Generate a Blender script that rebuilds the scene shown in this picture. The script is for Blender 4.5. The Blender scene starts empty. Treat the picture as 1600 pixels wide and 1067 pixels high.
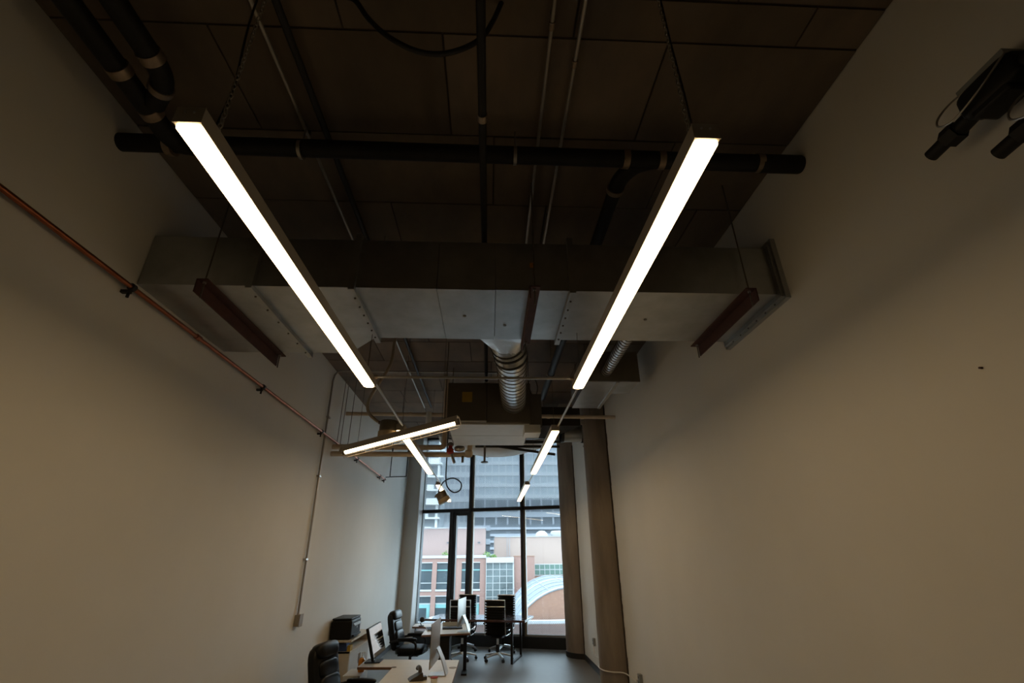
import bpy, math, random
from mathutils import Vector, Matrix
random.seed(7)
SC = bpy.context.scene
COL = SC.collection
PI = math.pi

# ------------------------------------------------------------------ camera
cam_d = bpy.data.cameras.new('camera')
cam = bpy.data.objects.new('camera', cam_d)
COL.objects.link(cam)
SC.camera = cam
cam_d.sensor_fit = 'HORIZONTAL'
cam_d.sensor_width = 36.0
cam_d.lens = 731.166 / 1600 * 36.0
cam_d.clip_start = 0.05
cam_d.clip_end = 600
pit, yaw, rol = (math.radians(v) for v in (24.858, 2.7497, -0.4872))
fw = Vector((math.sin(yaw) * math.cos(pit), math.cos(yaw) * math.cos(pit), math.sin(pit)))
rt = Vector((math.cos(yaw), -math.sin(yaw), 0))
up = rt.cross(fw)
r2 = rt * math.cos(rol) + up * math.sin(rol)
u2 = -rt * math.sin(rol) + up * math.cos(rol)
cam.matrix_world = Matrix(((r2.x, u2.x, -fw.x, 0), (r2.y, u2.y, -fw.y, 0), (r2.z, u2.z, -fw.z, 1.9), (0, 0, 0, 1)))

# ------------------------------------------------------------------ sky, exposure
world = bpy.data.worlds.new('overcast_sky')
SC.world = world
world.use_nodes = True
bg = world.node_tree.nodes['Background']
bg.inputs['Color'].default_value = (0.68, 0.86, 1.0, 1)
bg.inputs['Strength'].default_value = 8.2
SC.view_settings.view_transform = 'Standard'
SC.view_settings.look = 'None'
SC.view_settings.exposure = 0.0
SC.view_settings.gamma = 1.0
SC.view_settings.use_curve_mapping = False
LAMP = (1.0, 0.70, 0.36)          # warm white lamp colour
LAMP_POWER = 13.0

# ------------------------------------------------------------------ materials
def node_mat(name, col, rough=0.6, metal=0.0, vary=0.0, scale=8.0, bump=0.0, bscale=40.0, rand=0.0, spec=0.5, coat=0.0, stretch=None, col2=None):
    m = bpy.data.materials.new(name)
    m.use_nodes = True
    nt = m.node_tree
    b = nt.nodes['Principled BSDF']
    b.inputs['Roughness'].default_value = rough
    b.inputs['Metallic'].default_value = metal
    b.inputs['Specular IOR Level'].default_value = spec
    b.inputs['Coat Weight'].default_value = coat
    b.inputs['Base Color'].default_value = (*col, 1)
    tc = nt.nodes.new('ShaderNodeTexCoord')
    src = tc.outputs['Object']
    if stretch:
        mp = nt.nodes.new('ShaderNodeMapping')
        mp.inputs['Scale'].default_value = stretch
        nt.links.new(src, mp.inputs['Vector'])
        src = mp.outputs['Vector']
    if vary > 0 or col2:
        n = nt.nodes.new('ShaderNodeTexNoise')
        n.inputs['Scale'].default_value = scale
        n.inputs['Detail'].default_value = 6
        n.inputs['Roughness'].default_value = 0.6
        nt.links.new(src, n.inputs['Vector'])
        r = nt.nodes.new('ShaderNodeValToRGB')
        r.color_ramp.elements[0].position = 0.3
        r.color_ramp.elements[1].position = 0.7
        a = col2 if col2 else tuple(c * (1 - vary) for c in col)
        z = col if col2 else tuple(min(1, c * (1 + vary)) for c in col)
        r.color_ramp.elements[0].color = (*a, 1)
        r.color_ramp.elements[1].color = (*z, 1)
        nt.links.new(n.outputs['Fac'], r.inputs['Fac'])
        out = r.outputs['Color']
        if rand > 0:
            oi = nt.nodes.new('ShaderNodeObjectInfo')
            mr = nt.nodes.new('ShaderNodeMapRange')
            mr.inputs['To Min'].default_value = 1 - rand
            mr.inputs['To Max'].default_value = 1 + rand
            nt.links.new(oi.outputs['Random'], mr.inputs['Value'])
            mx = nt.nodes.new('ShaderNodeMix')
            mx.data_type = 'RGBA'
            mx.blend_type = 'MULTIPLY'
            mx.inputs['Factor'].default_value = 1
            nt.links.new(out, mx.inputs[6])
            nt.links.new(mr.outputs['Result'], mx.inputs[7])
            out = mx.outputs[2]
        nt.links.new(out, b.inputs['Base Color'])
    if bump > 0:
        n2 = nt.nodes.new('ShaderNodeTexNoise')
        n2.inputs['Scale'].default_value = bscale
        n2.inputs['Detail'].default_value = 4
        nt.links.new(src, n2.inputs['Vector'])
        bp = nt.nodes.new('ShaderNodeBump')
        bp.inputs['Strength'].default_value = bump
        bp.inputs['Distance'].default_value = 0.01
        nt.links.new(n2.outputs['Fac'], bp.inputs['Height'])
        nt.links.new(bp.outputs['Normal'], b.inputs['Normal'])
    return m

def emit_mat(name, col, strength):
    m = bpy.data.materials.new(name)
    m.use_nodes = True
    nt = m.node_tree
    nt.nodes.remove(nt.nodes['Principled BSDF'])
    e = nt.nodes.new('ShaderNodeEmission')
    e.inputs['Color'].default_value = (*col, 1)
    e.inputs['Strength'].default_value = strength
    nt.links.new(e.outputs[0], nt.nodes['Material Output'].inputs['Surface'])
    return m

def brick_mat(name, c1, c2, mortar, scale):
    m = bpy.data.materials.new(name)
    m.use_nodes = True
    nt = m.node_tree
    b = nt.nodes['Principled BSDF']
    b.inputs['Roughness'].default_value = 0.9
    tc = nt.nodes.new('ShaderNodeTexCoord')
    mp = nt.nodes.new('ShaderNodeMapping')
    mp.inputs['Rotation'].default_value = (PI / 2, 0, 0)
    br = nt.nodes.new('ShaderNodeTexBrick')
    br.inputs['Color1'].default_value = (*c1, 1)
    br.inputs['Color2'].default_value = (*c2, 1)
    br.inputs['Mortar'].default_value = (*mortar, 1)
    br.inputs['Scale'].default_value = scale
    br.inputs['Mortar Size'].default_value = 0.02
    nt.links.new(tc.outputs['Object'], mp.inputs['Vector'])
    nt.links.new(mp.outputs['Vector'], br.inputs['Vector'])
    nt.links.new(br.outputs['Color'], b.inputs['Base Color'])
    return m

def frit_glass_mat(name):
    # clear pane with a printed dot screen: dots grow towards the top and towards the foot of the pane
    m = bpy.data.materials.new(name)
    m.use_nodes = True
    nt = m.node_tree
    N = nt.nodes.new
    L = nt.links.new
    nt.nodes.remove(nt.nodes['Principled BSDF'])
    tc = N('ShaderNodeTexCoord')
    sep = N('ShaderNodeSeparateXYZ')
    L(tc.outputs['Object'], sep.inputs[0])
    def math_(op, a, b=None, c=None):
        n = N('ShaderNodeMath')
        n.operation = op
        for i, v in enumerate((a, b, c)):
            if v is None:
                continue
            if isinstance(v, (int, float)):
                n.inputs[i].default_value = v
            else:
                L(v, n.inputs[i])
        return n.outputs[0]
    pitch = 0.046
    u = math_('DIVIDE', sep.outputs['X'], pitch)
    v = math_('DIVIDE', sep.outputs['Z'], pitch)
    def cell(off):
        fu = math_('SUBTRACT', math_('FRACT', math_('ADD', u, off)), 0.5)
        fv = math_('SUBTRACT', math_('FRACT', math_('ADD', v, off)), 0.5)
        return math_('SQRT', math_('ADD', math_('MULTIPLY', fu, fu), math_('MULTIPLY', fv, fv)))
    d = math_('MINIMUM', cell(0.0), cell(0.5))
    def mrange(a, b, c, e):
        n = N('ShaderNodeMapRange')
        n.inputs['From Min'].default_value = a
        n.inputs['From Max'].default_value = b
        n.inputs['To Min'].default_value = c
        n.inputs['To Max'].default_value = e
        L(sep.outputs['Z'], n.inputs['Value'])
        return n.outputs[0]
    rad = math_('MAXIMUM', mrange(1.9, 3.0, 0.0, 0.28), mrange(0.42, 0.74, 0.31, 0.0))
    dot = math_('LESS_THAN', d, rad)
    tr = N('ShaderNodeBsdfTransparent')
    tr.inputs['Color'].default_value = (0.96, 0.985, 0.98, 1)
    gl = N('ShaderNodeBsdfGlossy')
    gl.inputs['Roughness'].default_value = 0.0
    fr = N('ShaderNodeFresnel')
    fr.inputs['IOR'].default_value = 1.5
    mg = N('ShaderNodeMixShader')
    L(fr.outputs[0], mg.inputs[0])
    L(tr.outputs[0], mg.inputs[1])
    L(gl.outputs[0], mg.inputs[2])
    df = N('ShaderNodeBsdfDiffuse')
    df.inputs['Color'].default_value = (0.32, 0.335, 0.35, 1)
    tl = N('ShaderNodeBsdfTranslucent')
    tl.inputs['Color'].default_value = (0.15, 0.16, 0.17, 1)
    md = N('ShaderNodeMixShader')
    md.inputs[0].default_value = 0.5
    L(df.outputs[0], md.inputs[1])
    L(tl.outputs[0], md.inputs[2])
    ms = N('ShaderNodeMixShader')
    L(dot, ms.inputs[0])
    L(mg.outputs[0], ms.inputs[1])
    L(md.outputs[0], ms.inputs[2])
    L(ms.outputs[0], nt.nodes['Material Output'].inputs['Surface'])
    return m

M = {}
M['wall'] = node_mat('wall_paint', (0.73, 0.715, 0.68), 0.85, vary=0.025, scale=1.3, bump=0.03, bscale=120)
M['pier'] = node_mat('pier_paint', (0.72, 0.73, 0.71), 0.85, vary=0.03, scale=1.5)
M['jamb'] = node_mat('jamb_white', (0.9, 0.9, 0.9), 0.5)
M['ceil'] = node_mat('formed_concrete', (0.235, 0.178, 0.13), 0.9, scale=2.2, col2=(0.135, 0.108, 0.09), bump=0.12, bscale=18, rand=0.22, stretch=(1.0, 0.5, 1.0))
M['joint'] = node_mat('concrete_joint', (0.07, 0.055, 0.045), 0.95, vary=0.2)
M['conc'] = node_mat('column_concrete', (0.32, 0.26, 0.205), 0.9, scale=3.0, col2=(0.17, 0.137, 0.11), bump=0.25, bscale=14, stretch=(1, 1, 0.25))
M['floor'] = node_mat('floor_vinyl', (0.20, 0.20, 0.195), 0.40, scale=1.6, col2=(0.145, 0.146, 0.142), bump=0.02, bscale=60, stretch=(1, 0.35, 1))
M['black_base'] = node_mat('black_baseboard', (0.018, 0.018, 0.02), 0.5, vary=0.1)
M['galv'] = node_mat('galvanised_steel', (0.43, 0.445, 0.45), 0.33, 0.9, vary=0.14, scale=5, bump=0.05, bscale=3)
M['foil'] = node_mat('bright_foil', (0.72, 0.74, 0.76), 0.28, 0.85, vary=0.1, scale=6, bump=0.4, bscale=22)
M['duct_dark'] = node_mat('weathered_duct', (0.20, 0.18, 0.155), 0.6, 0.35, vary=0.15, scale=4)
M['spiral'] = node_mat('spiral_duct_metal', (0.70, 0.72, 0.74), 0.34, 0.95, vary=0.1, scale=9)
M['rubber'] = node_mat('black_rubber', (0.013, 0.013, 0.014), 0.55, vary=0.1)
M['drain'] = node_mat('cast_iron_black', (0.012, 0.012, 0.014), 0.55, vary=0.25, scale=10, bump=0.06, spec=0.3)
M['clamp'] = node_mat('stainless_clamp', (0.33, 0.26, 0.20), 0.4, 0.7, vary=0.2, scale=20)
M['conduit'] = node_mat('conduit_steel', (0.42, 0.40, 0.37), 0.38, 0.8, vary=0.1)
M['rod'] = node_mat('threaded_rod', (0.16, 0.14, 0.12), 0.5, 0.7, vary=0.15, scale=60)
M['oxide'] = node_mat('red_oxide_steel', (0.062, 0.021, 0.017), 0.65, vary=0.25, scale=12)
M['copper'] = node_mat('copper_tube', (0.36, 0.12, 0.055), 0.32, 0.9, vary=0.2, scale=8)
M['beige'] = node_mat('beige_insulation', (0.64, 0.53, 0.41), 0.75, vary=0.08, scale=6, bump=0.1)
M['alu'] = node_mat('lamp_housing_paint', (0.50, 0.46, 0.41), 0.45, 0.4, vary=0.05)
M['diff'] = emit_mat('lamp_diffuser', LAMP, LAMP_POWER)
M['tube'] = emit_mat('fluorescent_tube', (1.0, 0.80, 0.50), 8.0)
M['screw'] = node_mat('screw_steel', (0.7, 0.7, 0.7), 0.3, 0.9, vary=0.05)
M['unit'] = node_mat('fan_coil_panel', (0.12, 0.105, 0.09), 0.55, 0.3, vary=0.12, scale=3)
M['unit_bottom'] = node_mat('fan_coil_white_pan', (0.62, 0.62, 0.60), 0.5, 0.05, vary=0.05)
M['yellow'] = node_mat('yellow_tag', (0.34, 0.21, 0.02), 0.7, vary=0.1)
M['orange'] = node_mat('orange_sticker', (0.5, 0.22, 0.03), 0.7, vary=0.2, scale=40)
M['red'] = node_mat('red_valve', (0.35, 0.03, 0.025), 0.5, vary=0.1)
M['batt'] = node_mat('white_insulation_wrap', (0.78, 0.79, 0.80), 0.55, vary=0.05, bump=0.3, bscale=9)
M['stud'] = node_mat('dark_steel_stud', (0.05, 0.05, 0.05), 0.5, 0.5, vary=0.1)
M['dark_wrap'] = node_mat('dark_duct_wrap', (0.045, 0.040, 0.034), 0.95, vary=0.15, scale=6, spec=0.05)
M['flex'] = node_mat('flexible_conduit', (0.42, 0.35, 0.27), 0.4, 0.3, vary=0.1, scale=30)
M['can'] = node_mat('lamp_can_bronze', (0.19, 0.16, 0.125), 0.5, 0.4, vary=0.1)
M['can_ring'] = node_mat('lamp_can_ring', (0.40, 0.31, 0.18), 0.6, vary=0.08)
M['frame'] = node_mat('window_frame_black', (0.022, 0.024, 0.026), 0.4, 0.3, vary=0.1)
M['glass'] = frit_glass_mat('dotted_glass')
M['grey_plastic'] = node_mat('grey_box', (0.30, 0.27, 0.23), 0.6, vary=0.06)
M['white_plastic'] = node_mat('white_plastic', (0.75, 0.73, 0.70), 0.45, vary=0.03)
M['plate'] = node_mat('outlet_plate', (0.25, 0.27, 0.28), 0.5, vary=0.05)
M['leather'] = node_mat('black_leather', (0.005, 0.005, 0.0055), 0.33, vary=0.2, scale=30, bump=0.1, bscale=160, spec=0.22)
M['ribbed'] = node_mat('black_ribbed_upholstery', (0.008, 0.008, 0.008), 0.85, vary=0.15, scale=40, spec=0.15)
M['chrome'] = node_mat('chrome', (0.88, 0.89, 0.90), 0.28, 0.92, vary=0.05)
M['wood_dark'] = node_mat('dark_wood_top', (0.085, 0.045, 0.042), 0.16, vary=0.25, scale=6, stretch=(0.6, 5, 1), coat=1.0)
M['black_steel'] = node_mat('black_steel', (0.012, 0.012, 0.013), 0.45, 0.3, vary=0.1)
M['desk'] = node_mat('white_desk_laminate', (0.72, 0.68, 0.60), 0.35, vary=0.03)
M['desk_edge'] = node_mat('brown_desk_edge', (0.22, 0.12, 0.075), 0.5, vary=0.12, scale=14)
M['silver'] = node_mat('anodised_aluminium', (0.50, 0.48, 0.45), 0.36, 0.7, vary=0.04)
M['screen'] = node_mat('glossy_black_screen', (0.006, 0.006, 0.007), 0.04, spec=0.9, coat=1.0)
M['printer'] = node_mat('black_printer_plastic', (0.008, 0.0075, 0.0075), 0.45, vary=0.1, spec=0.2)
M['cabinet'] = node_mat('cream_cabinet', (0.55, 0.50, 0.43), 0.5, vary=0.04)
M['cab_front'] = node_mat('grey_cabinet_front', (0.52, 0.52, 0.50), 0.45, vary=0.03)
M['blue'] = node_mat('blue_carton', (0.02, 0.05, 0.16), 0.5, vary=0.1)
M['ycarton'] = node_mat('yellow_carton', (0.45, 0.30, 0.03), 0.5, vary=0.1)
M['amber'] = node_mat('amber_liquid', (0.62, 0.22, 0.015), 0.25, vary=0.05, coat=0.5)
M['clear'] = node_mat('pump_white', (0.85, 0.87, 0.88), 0.3, vary=0.02)
M['bronze'] = node_mat('dark_bronze_phone', (0.055, 0.042, 0.028), 0.4, vary=0.15, scale=20)
# outside
M['brick'] = brick_mat('pink_brick', (0.205, 0.115, 0.095), (0.183, 0.102, 0.085), (0.215, 0.143, 0.122), 3.0)
M['brick2'] = brick_mat('tan_brick', (0.199, 0.105, 0.070), (0.175, 0.091, 0.062), (0.206, 0.130, 0.098), 3.0)
M['lilac'] = node_mat('lilac_panel', (0.241, 0.172, 0.158), 0.85, vary=0.03, scale=0.4, spec=0.2)
M['cream'] = node_mat('cream_render', (0.280, 0.210, 0.182), 0.85, vary=0.03, scale=0.3, spec=0.2)
M['stone'] = node_mat('pale_stone', (0.287, 0.287, 0.293), 0.8, vary=0.04, scale=1, spec=0.2)
M['ext_glass'] = node_mat('facade_glass', (0.025, 0.038, 0.046), 0.3, vary=0.3, scale=0.25, spec=0.25)
M['ext_teal'] = node_mat('teal_blind', (0.119, 0.250, 0.250), 0.5, vary=0.05, spec=0.2)
M['ext_grey'] = node_mat('grey_bay_glass', (0.070, 0.087, 0.091), 0.35, vary=0.35, scale=0.5, spec=0.25)
M['ext_green'] = node_mat('green_skylight_glass', (0.066, 0.115, 0.095), 0.35, vary=0.15, scale=0.4, spec=0.3)
M['ext_frame'] = node_mat('white_mullion', (0.264, 0.272, 0.272), 0.6, vary=0.03, spec=0.2)
M['vault'] = node_mat('vault_glass', (0.140, 0.158, 0.175), 0.6, vary=0.1, scale=0.3, spec=0.2)
M['tower_pale'] = node_mat('pale_tower', (0.313, 0.319, 0.337), 0.6, vary=0.06, scale=0.05, spec=0.2)
M['tower_glass'] = node_mat('pale_tower_glass', (0.229, 0.253, 0.277), 0.3, vary=0.1, scale=0.05, spec=0.2)
M['tower_mid'] = node_mat('grey_tower_band', (0.214, 0.227, 0.252), 0.5, vary=0.1, scale=0.1, spec=0.2)
M['tower_dark'] = node_mat('dark_louvre', (0.063, 0.073, 0.085), 0.5, vary=0.2, scale=0.1, spec=0.2)
M['white_tower'] = node_mat('white_balcony_concrete', (0.595, 0.602, 0.609), 0.7, vary=0.03, spec=0.2)
M['leaf'] = node_mat('roof_foliage', (0.10, 0.17, 0.04), 0.8, vary=0.35, scale=2)
M['street'] = node_mat('street_ground', (0.210, 0.210, 0.203), 0.9, vary=0.15, scale=0.2, spec=0.2)

# ------------------------------------------------------------------ mesh helpers
class MB:
    def __init__(s):
        s.v, s.f = [], []
    def add(s, vs, fs):
        o = len(s.v)
        s.v += [Vector(p) for p in vs]
        s.f += [tuple(i + o for i in f) for f in fs]
        return s
    def box(s, a, b, rot=None):
        (x0, y0, z0), (x1, y1, z1) = a, b
        vs = [Vector(p) for p in ((x0, y0, z0), (x1, y0, z0), (x1, y1, z0), (x0, y1, z0), (x0, y0, z1), (x1, y0, z1), (x1, y1, z1), (x0, y1, z1))]
        if rot is not None:
            c = Vector(((x0 + x1) / 2, (y0 + y1) / 2, (z0 + z1) / 2))
            vs = [rot @ (p - c) + c for p in vs]
        return s.add(vs, [(3, 2, 1, 0), (4, 5, 6, 7), (0, 1, 5, 4), (1, 2, 6, 5), (2, 3, 7, 6), (3, 0, 4, 7)])
    def prism(s, poly, z0, z1):
        n = len(poly)
        vs = [(x, y, z0) for x, y in poly] + [(x, y, z1) for x, y in poly]
        return s.add(vs, [tuple(reversed(range(n))), tuple(range(n, 2 * n))] + [(i, (i + 1) % n, n + (i + 1) % n, n + i) for i in range(n)])
    def loft(s, rings, cap=True, closed=False):
        n = len(rings[0])
        vs = [p for r in rings for p in r]
        fs = []
        m = len(rings)
        for k in range(m if closed else m - 1):
            a, b = k * n, ((k + 1) % m) * n
            fs += [(a + i, a + (i + 1) % n, b + (i + 1) % n, b + i) for i in range(n)]
        if cap and not closed:
            fs += [tuple(reversed(range(n))), tuple(range((m - 1) * n, m * n))]
        return s.add(vs, fs)
    def tube(s, path, r, n=10, cap=True, closed=False):
        P = [Vector(p) for p in path]
        m = len(P)
        rs = r if isinstance(r, (list, tuple)) else [r] * m
        t0 = (P[1] - P[0]).normalized()
        ref = Vector((0, 0, 1)) if abs(t0.z) < 0.9 else Vector((1, 0, 0))
        u = t0.cross(ref).normalized()
        rings = []
        for k in range(m):
            if closed:
                t = (P[(k + 1) % m] - P[k - 1]).normalized()
            elif k == 0:
                t = t0
            elif k == m - 1:
                t = (P[k] - P[k - 1]).normalized()
            else:
                t = ((P[k + 1] - P[k]).normalized() + (P[k] - P[k - 1]).normalized())
                t = t.normalized() if t.length > 1e-6 else (P[k + 1] - P[k]).normalized()
            u = (u - t * u.dot(t))
            u = u.normalized() if u.length > 1e-6 else t.orthogonal().normalized()
            w = t.cross(u)
            rings.append([P[k] + (u * math.cos(2 * PI * i / n) + w * math.sin(2 * PI * i / n)) * rs[k] for i in range(n)])
        return s.loft(rings, cap, closed)
    def cyl(s, a, b, r, n=16):
        return s.tube([a, b], r, n)
    def lathe(s, prof, c=(0, 0, 0), n=20):
        c = Vector(c)
        rings = [[c + Vector((r * math.cos(2 * PI * i / n), r * math.sin(2 * PI * i / n), z)) for i in range(n)] for r, z in prof]
        return s.loft(rings)
    def pillow(s, c, size, e=0.45, nu=20, nv=12, rot=None):
        c = Vector(c)
        def pw(x):
            return math.copysign(abs(x) ** e, x)
        rings = []
        for j in range(nv + 1):
            ph = -PI / 2 + PI * j / nv
            ph = max(-PI / 2 + 0.02, min(PI / 2 - 0.02, ph))
            ring = []
            for i in range(nu):
                th = 2 * PI * i / nu
                p = Vector((pw(math.cos(ph)) * pw(math.cos(th)) * size[0] / 2, pw(math.cos(ph)) * pw(math.sin(th)) * size[1] / 2, pw(math.sin(ph)) * size[2] / 2))
                ring.append(c + (rot @ p if rot is not None else p))
            rings.append(ring)
        return s.loft(rings)
    def mesh(s, name, smooth=True):
        me = bpy.data.meshes.new(name)
        me.from_pydata([tuple(p) for p in s.v], [], s.f)
        if smooth:
            me.polygons.foreach_set('use_smooth', [True] * len(me.polygons))
            me.set_sharp_from_angle(angle=math.radians(38))
        me.update()
        return me

def spline(pts, k=6):
    P = [Vector(p) for p in pts]
    out = []
    for i in range(len(P) - 1):
        p0, p1, p2, p3 = P[max(i - 1, 0)], P[i], P[i + 1], P[min(i + 2, len(P) - 1)]
        for j in range(k):
            t = j / k
            out.append(0.5 * ((2 * p1) + (p2 - p0) * t + (2 * p0 - 5 * p1 + 4 * p2 - p3) * t * t + (3 * p1 - p0 - 3 * p2 + p3) * t ** 3))
    out.append(P[-1])
    return out

def tag(o, label=None, cat=None, group=None, kind=None):
    if label: o['label'] = label
    if cat: o['category'] = cat
    if group: o['group'] = group
    if kind: o['kind'] = kind
    return o

def thing(name, label, cat, loc=(0, 0, 0), rotz=0.0, group=None, kind=None):
    o = bpy.data.objects.new(name, None)
    COL.objects.link(o)
    o.empty_display_size = 0.1
    o.location = loc
    o.rotation_euler = (0, 0, rotz)
    return tag(o, label, cat, group, kind)

def part(name, mb, mat, parent, local=True, bevel=0.0, label=None, smooth=True):
    # local=False: the shape was written in room coordinates, shift it to the (unrotated) parent
    if not local:
        off = Vector(parent.location)
        if parent.parent:
            off = off + Vector(parent.parent.location)
        mb.v = [p - off for p in mb.v]
    o = bpy.data.objects.new(name, mb.mesh(name, smooth))
    COL.objects.link(o)
    o.data.materials.append(M[mat])
    o.parent = parent
    if bevel:
        b = o.modifiers.new('bevel', 'BEVEL')
        b.width = bevel
        b.segments = 2
        b.limit_method = 'ANGLE'
    if label: o['label'] = label
    return o

def solo(name, mb, mat, label, cat, group=None, kind=None, bevel=0.0):
    xs, ys, zs = [p.x for p in mb.v], [p.y for p in mb.v], [p.z for p in mb.v]
    c = Vector(((min(xs) + max(xs)) / 2, (min(ys) + max(ys)) / 2, min(zs)))
    mb.v = [p - c for p in mb.v]
    o = bpy.data.objects.new(name, mb.mesh(name))
    COL.objects.link(o)
    o.location = c
    o.data.materials.append(M[mat])
    if bevel:
        b = o.modifiers.new('bevel', 'BEVEL')
        b.width = bevel
        b.segments = 2
        b.limit_method = 'ANGLE'
    return tag(o, label, cat, group, kind)

def dup(root, loc, rotz, label, group=None):
    r = root.copy()
    COL.objects.link(r)
    r.location = loc
    r.rotation_euler = (0, 0, rotz)
    r['label'] = label
    if group: r['group'] = group
    for ch in list(root.children):
        c = ch.copy()
        COL.objects.link(c)
        c.parent = r
        for g in list(ch.children):
            d = g.copy()
            COL.objects.link(d)
            d.parent = c
    return r

def B(a, b, rot=None):
    return MB().box(a, b, rot)

XL, XR, YB, H = -2.29, 2.0, -5.5, 4.44     # inner faces of the room, ceiling height
YC = 10.8                                  # the low slab stops here, a higher pocket follows to the window
H2 = 5.15

# ------------------------------------------------------------------ room shell
def struct(name, mb, mat, label, cat):
    return solo(name, mb, mat, label, cat, kind='structure')

struct('floor', B((XL - 0.15, YB - 0.15, -0.12), (XR + 0.15, 14.2, 0.0)), 'floor', 'smooth dark grey floor under the desks and table', 'floor')
struct('wall_left', B((XL - 0.15, YB, 0.0), (XL, 14.1, H2)), 'wall', 'tall off-white wall carrying the copper pipe', 'wall')
struct('wall_right', B((XR, YB, 0.0), (XR + 0.15, 12.75, H2)), 'wall', 'tall off-white wall carrying the two black valves', 'wall')
struct('wall_back', B((XL - 0.15, YB - 0.15, 0.0), (XR + 0.15, YB, H2)), 'wall', 'white wall behind the viewer', 'wall')
struct('wall_pier', B((XL, 13.55, 0.0), (-1.945, 14.1, H2)), 'pier', 'narrow grey pier between white wall and window', 'wall')
jm = MB().prism([(-1.945, 13.55), (-1.925, 13.55), (-1.84, 13.80), (-1.84, 14.0), (-1.945, 14.0)], 0.0, H2)
struct('trim_1', jm, 'jamb', 'bright white jamb strip beside the window', 'trim')
struct('baseboard_left', B((XL, YB, 0.0), (XL + 0.014, 13.55, 0.10)), 'black_base', 'black baseboard along the copper pipe wall', 'baseboard')
struct('baseboard_right', B((XR - 0.014, YB, 0.0), (XR, 12.6, 0.10)), 'black_base', 'black baseboard along the valve wall behind the columns', 'baseboard')

ceil = thing('ceiling', 'dark board-formed concrete ceiling above the ducts', 'ceiling', (0, 0, H), kind='structure')
part('slab', B((XL - 0.15, YB - 0.15, H), (XR + 0.15, YC, H + 0.9)), 'joint', ceil, local=False)
part('slab', B((XL - 0.15, YC, H2), (XR + 0.15, 14.3, H2 + 0.2)), 'joint', ceil, local=False)
ys = [YB, -4.5, -3.9, -3.25, -2.6, -1.9, -1.2, -0.6, 0.1, 0.75, 1.37, 1.58, 2.24, 2.90, 3.55, 4.2, 4.85, 5.5, 6.15, 6.8, 7.45, 8.1, 8.75, 9.4, 10.05, YC]
gap = 0.006
for j in range(len(ys) - 1):
    off = [0.0, 0.42, -0.28][j % 3]
    xs = [XL] + [x for x in (-1.22 + off, 0.0 + off, 1.22 + off) if XL + 0.2 < x < XR - 0.2] + [XR]
    for i in range(len(xs) - 1):
        dz = random.uniform(0.006, 0.012)
        part('form_panel', B((xs[i] + gap, ys[j] + gap, H - dz), (xs[i + 1] - gap, ys[j + 1] - gap, H + 0.002)), 'ceil', ceil, local=False)

# concrete columns half buried in the valve wall
def column(y, label):
    t = thing('concrete_column', label, 'column', (2.1, y, 0), group='round columns by the valve wall')
    n = 40
    rings = []
    for k in range(24):
        z = (H2 if y > YC else H) * k / 23
        rings.append([(0.42 * math.cos(2 * PI * i / n) + random.uniform(-1, 1) * 0.002, 0.42 * math.sin(2 * PI * i / n), z) for i in range(n)])
    part('shaft', MB().loft(rings), 'conc', t)
    part('skirting', MB().lathe([(0.428, 0.0), (0.432, 0.005), (0.432, 0.095), (0.426, 0.1)], n=40), 'black_base', t)
    # ragged torn edge of the wallboard against the shaft
    r = MB()
    z = 0.0
    top = H - 0.05
    while z < top:
        dz = random.uniform(0.05, 0.16)
        w = random.uniform(0.010, 0.035)
        r.box((-0.118, -0.412 - w, z), (-0.098, -0.396, min(z + dz, top)))
        z += dz
    part('torn_wall_edge', r, 'joint', t)
    return t
column(8.35, 'nearer round concrete column with a cable around its foot')
column(11.80, 'farther round concrete column beside the window glass')

# ------------------------------------------------------------------ window wall
WA = -math.atan(0.325)
win = thing('window_1', 'tall black framed window of dotted glass at the end of the room', 'window', (0, 13.23, 0), WA, kind='structure')
WB, WT0, WT1, WTOP = 0.23, 3.045, 3.13, 5.12
part('sill_curb', B((-1.97, -0.12, 0.0), (2.05, 0.16, WB)), 'frame', win)
part('frame_rail', B((-1.95, -0.05, WB), (2.05, 0.06, WB + 0.035)), 'ext_frame', win)
def frame(name, a, b):
    return part(name, B(a, b), 'frame', win, bevel=0.004)
frame('frame_stile', (-1.96, -0.04, WB), (-1.915, 0.10, WTOP))
frame('transom', (-1.95, -0.06, WT0), (2.05, 0.08, WT1))
for u in (-0.525, 0.895):
    frame('mullion', (u - 0.03, -0.10, WB), (u + 0.03, 0.08, WTOP))
    part('mullion_cap', B((u + 0.03, -0.02, WB), (u + 0.075, 0.09, WTOP)), 'grey_plastic', win)
frame('frame_stile', (2.00, -0.04, WB), (2.05, 0.10, WTOP))
frame('head_rail', (-1.95, -0.05, WTOP - 0.06), (2.05, 0.10, WTOP + 0.03))
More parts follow.
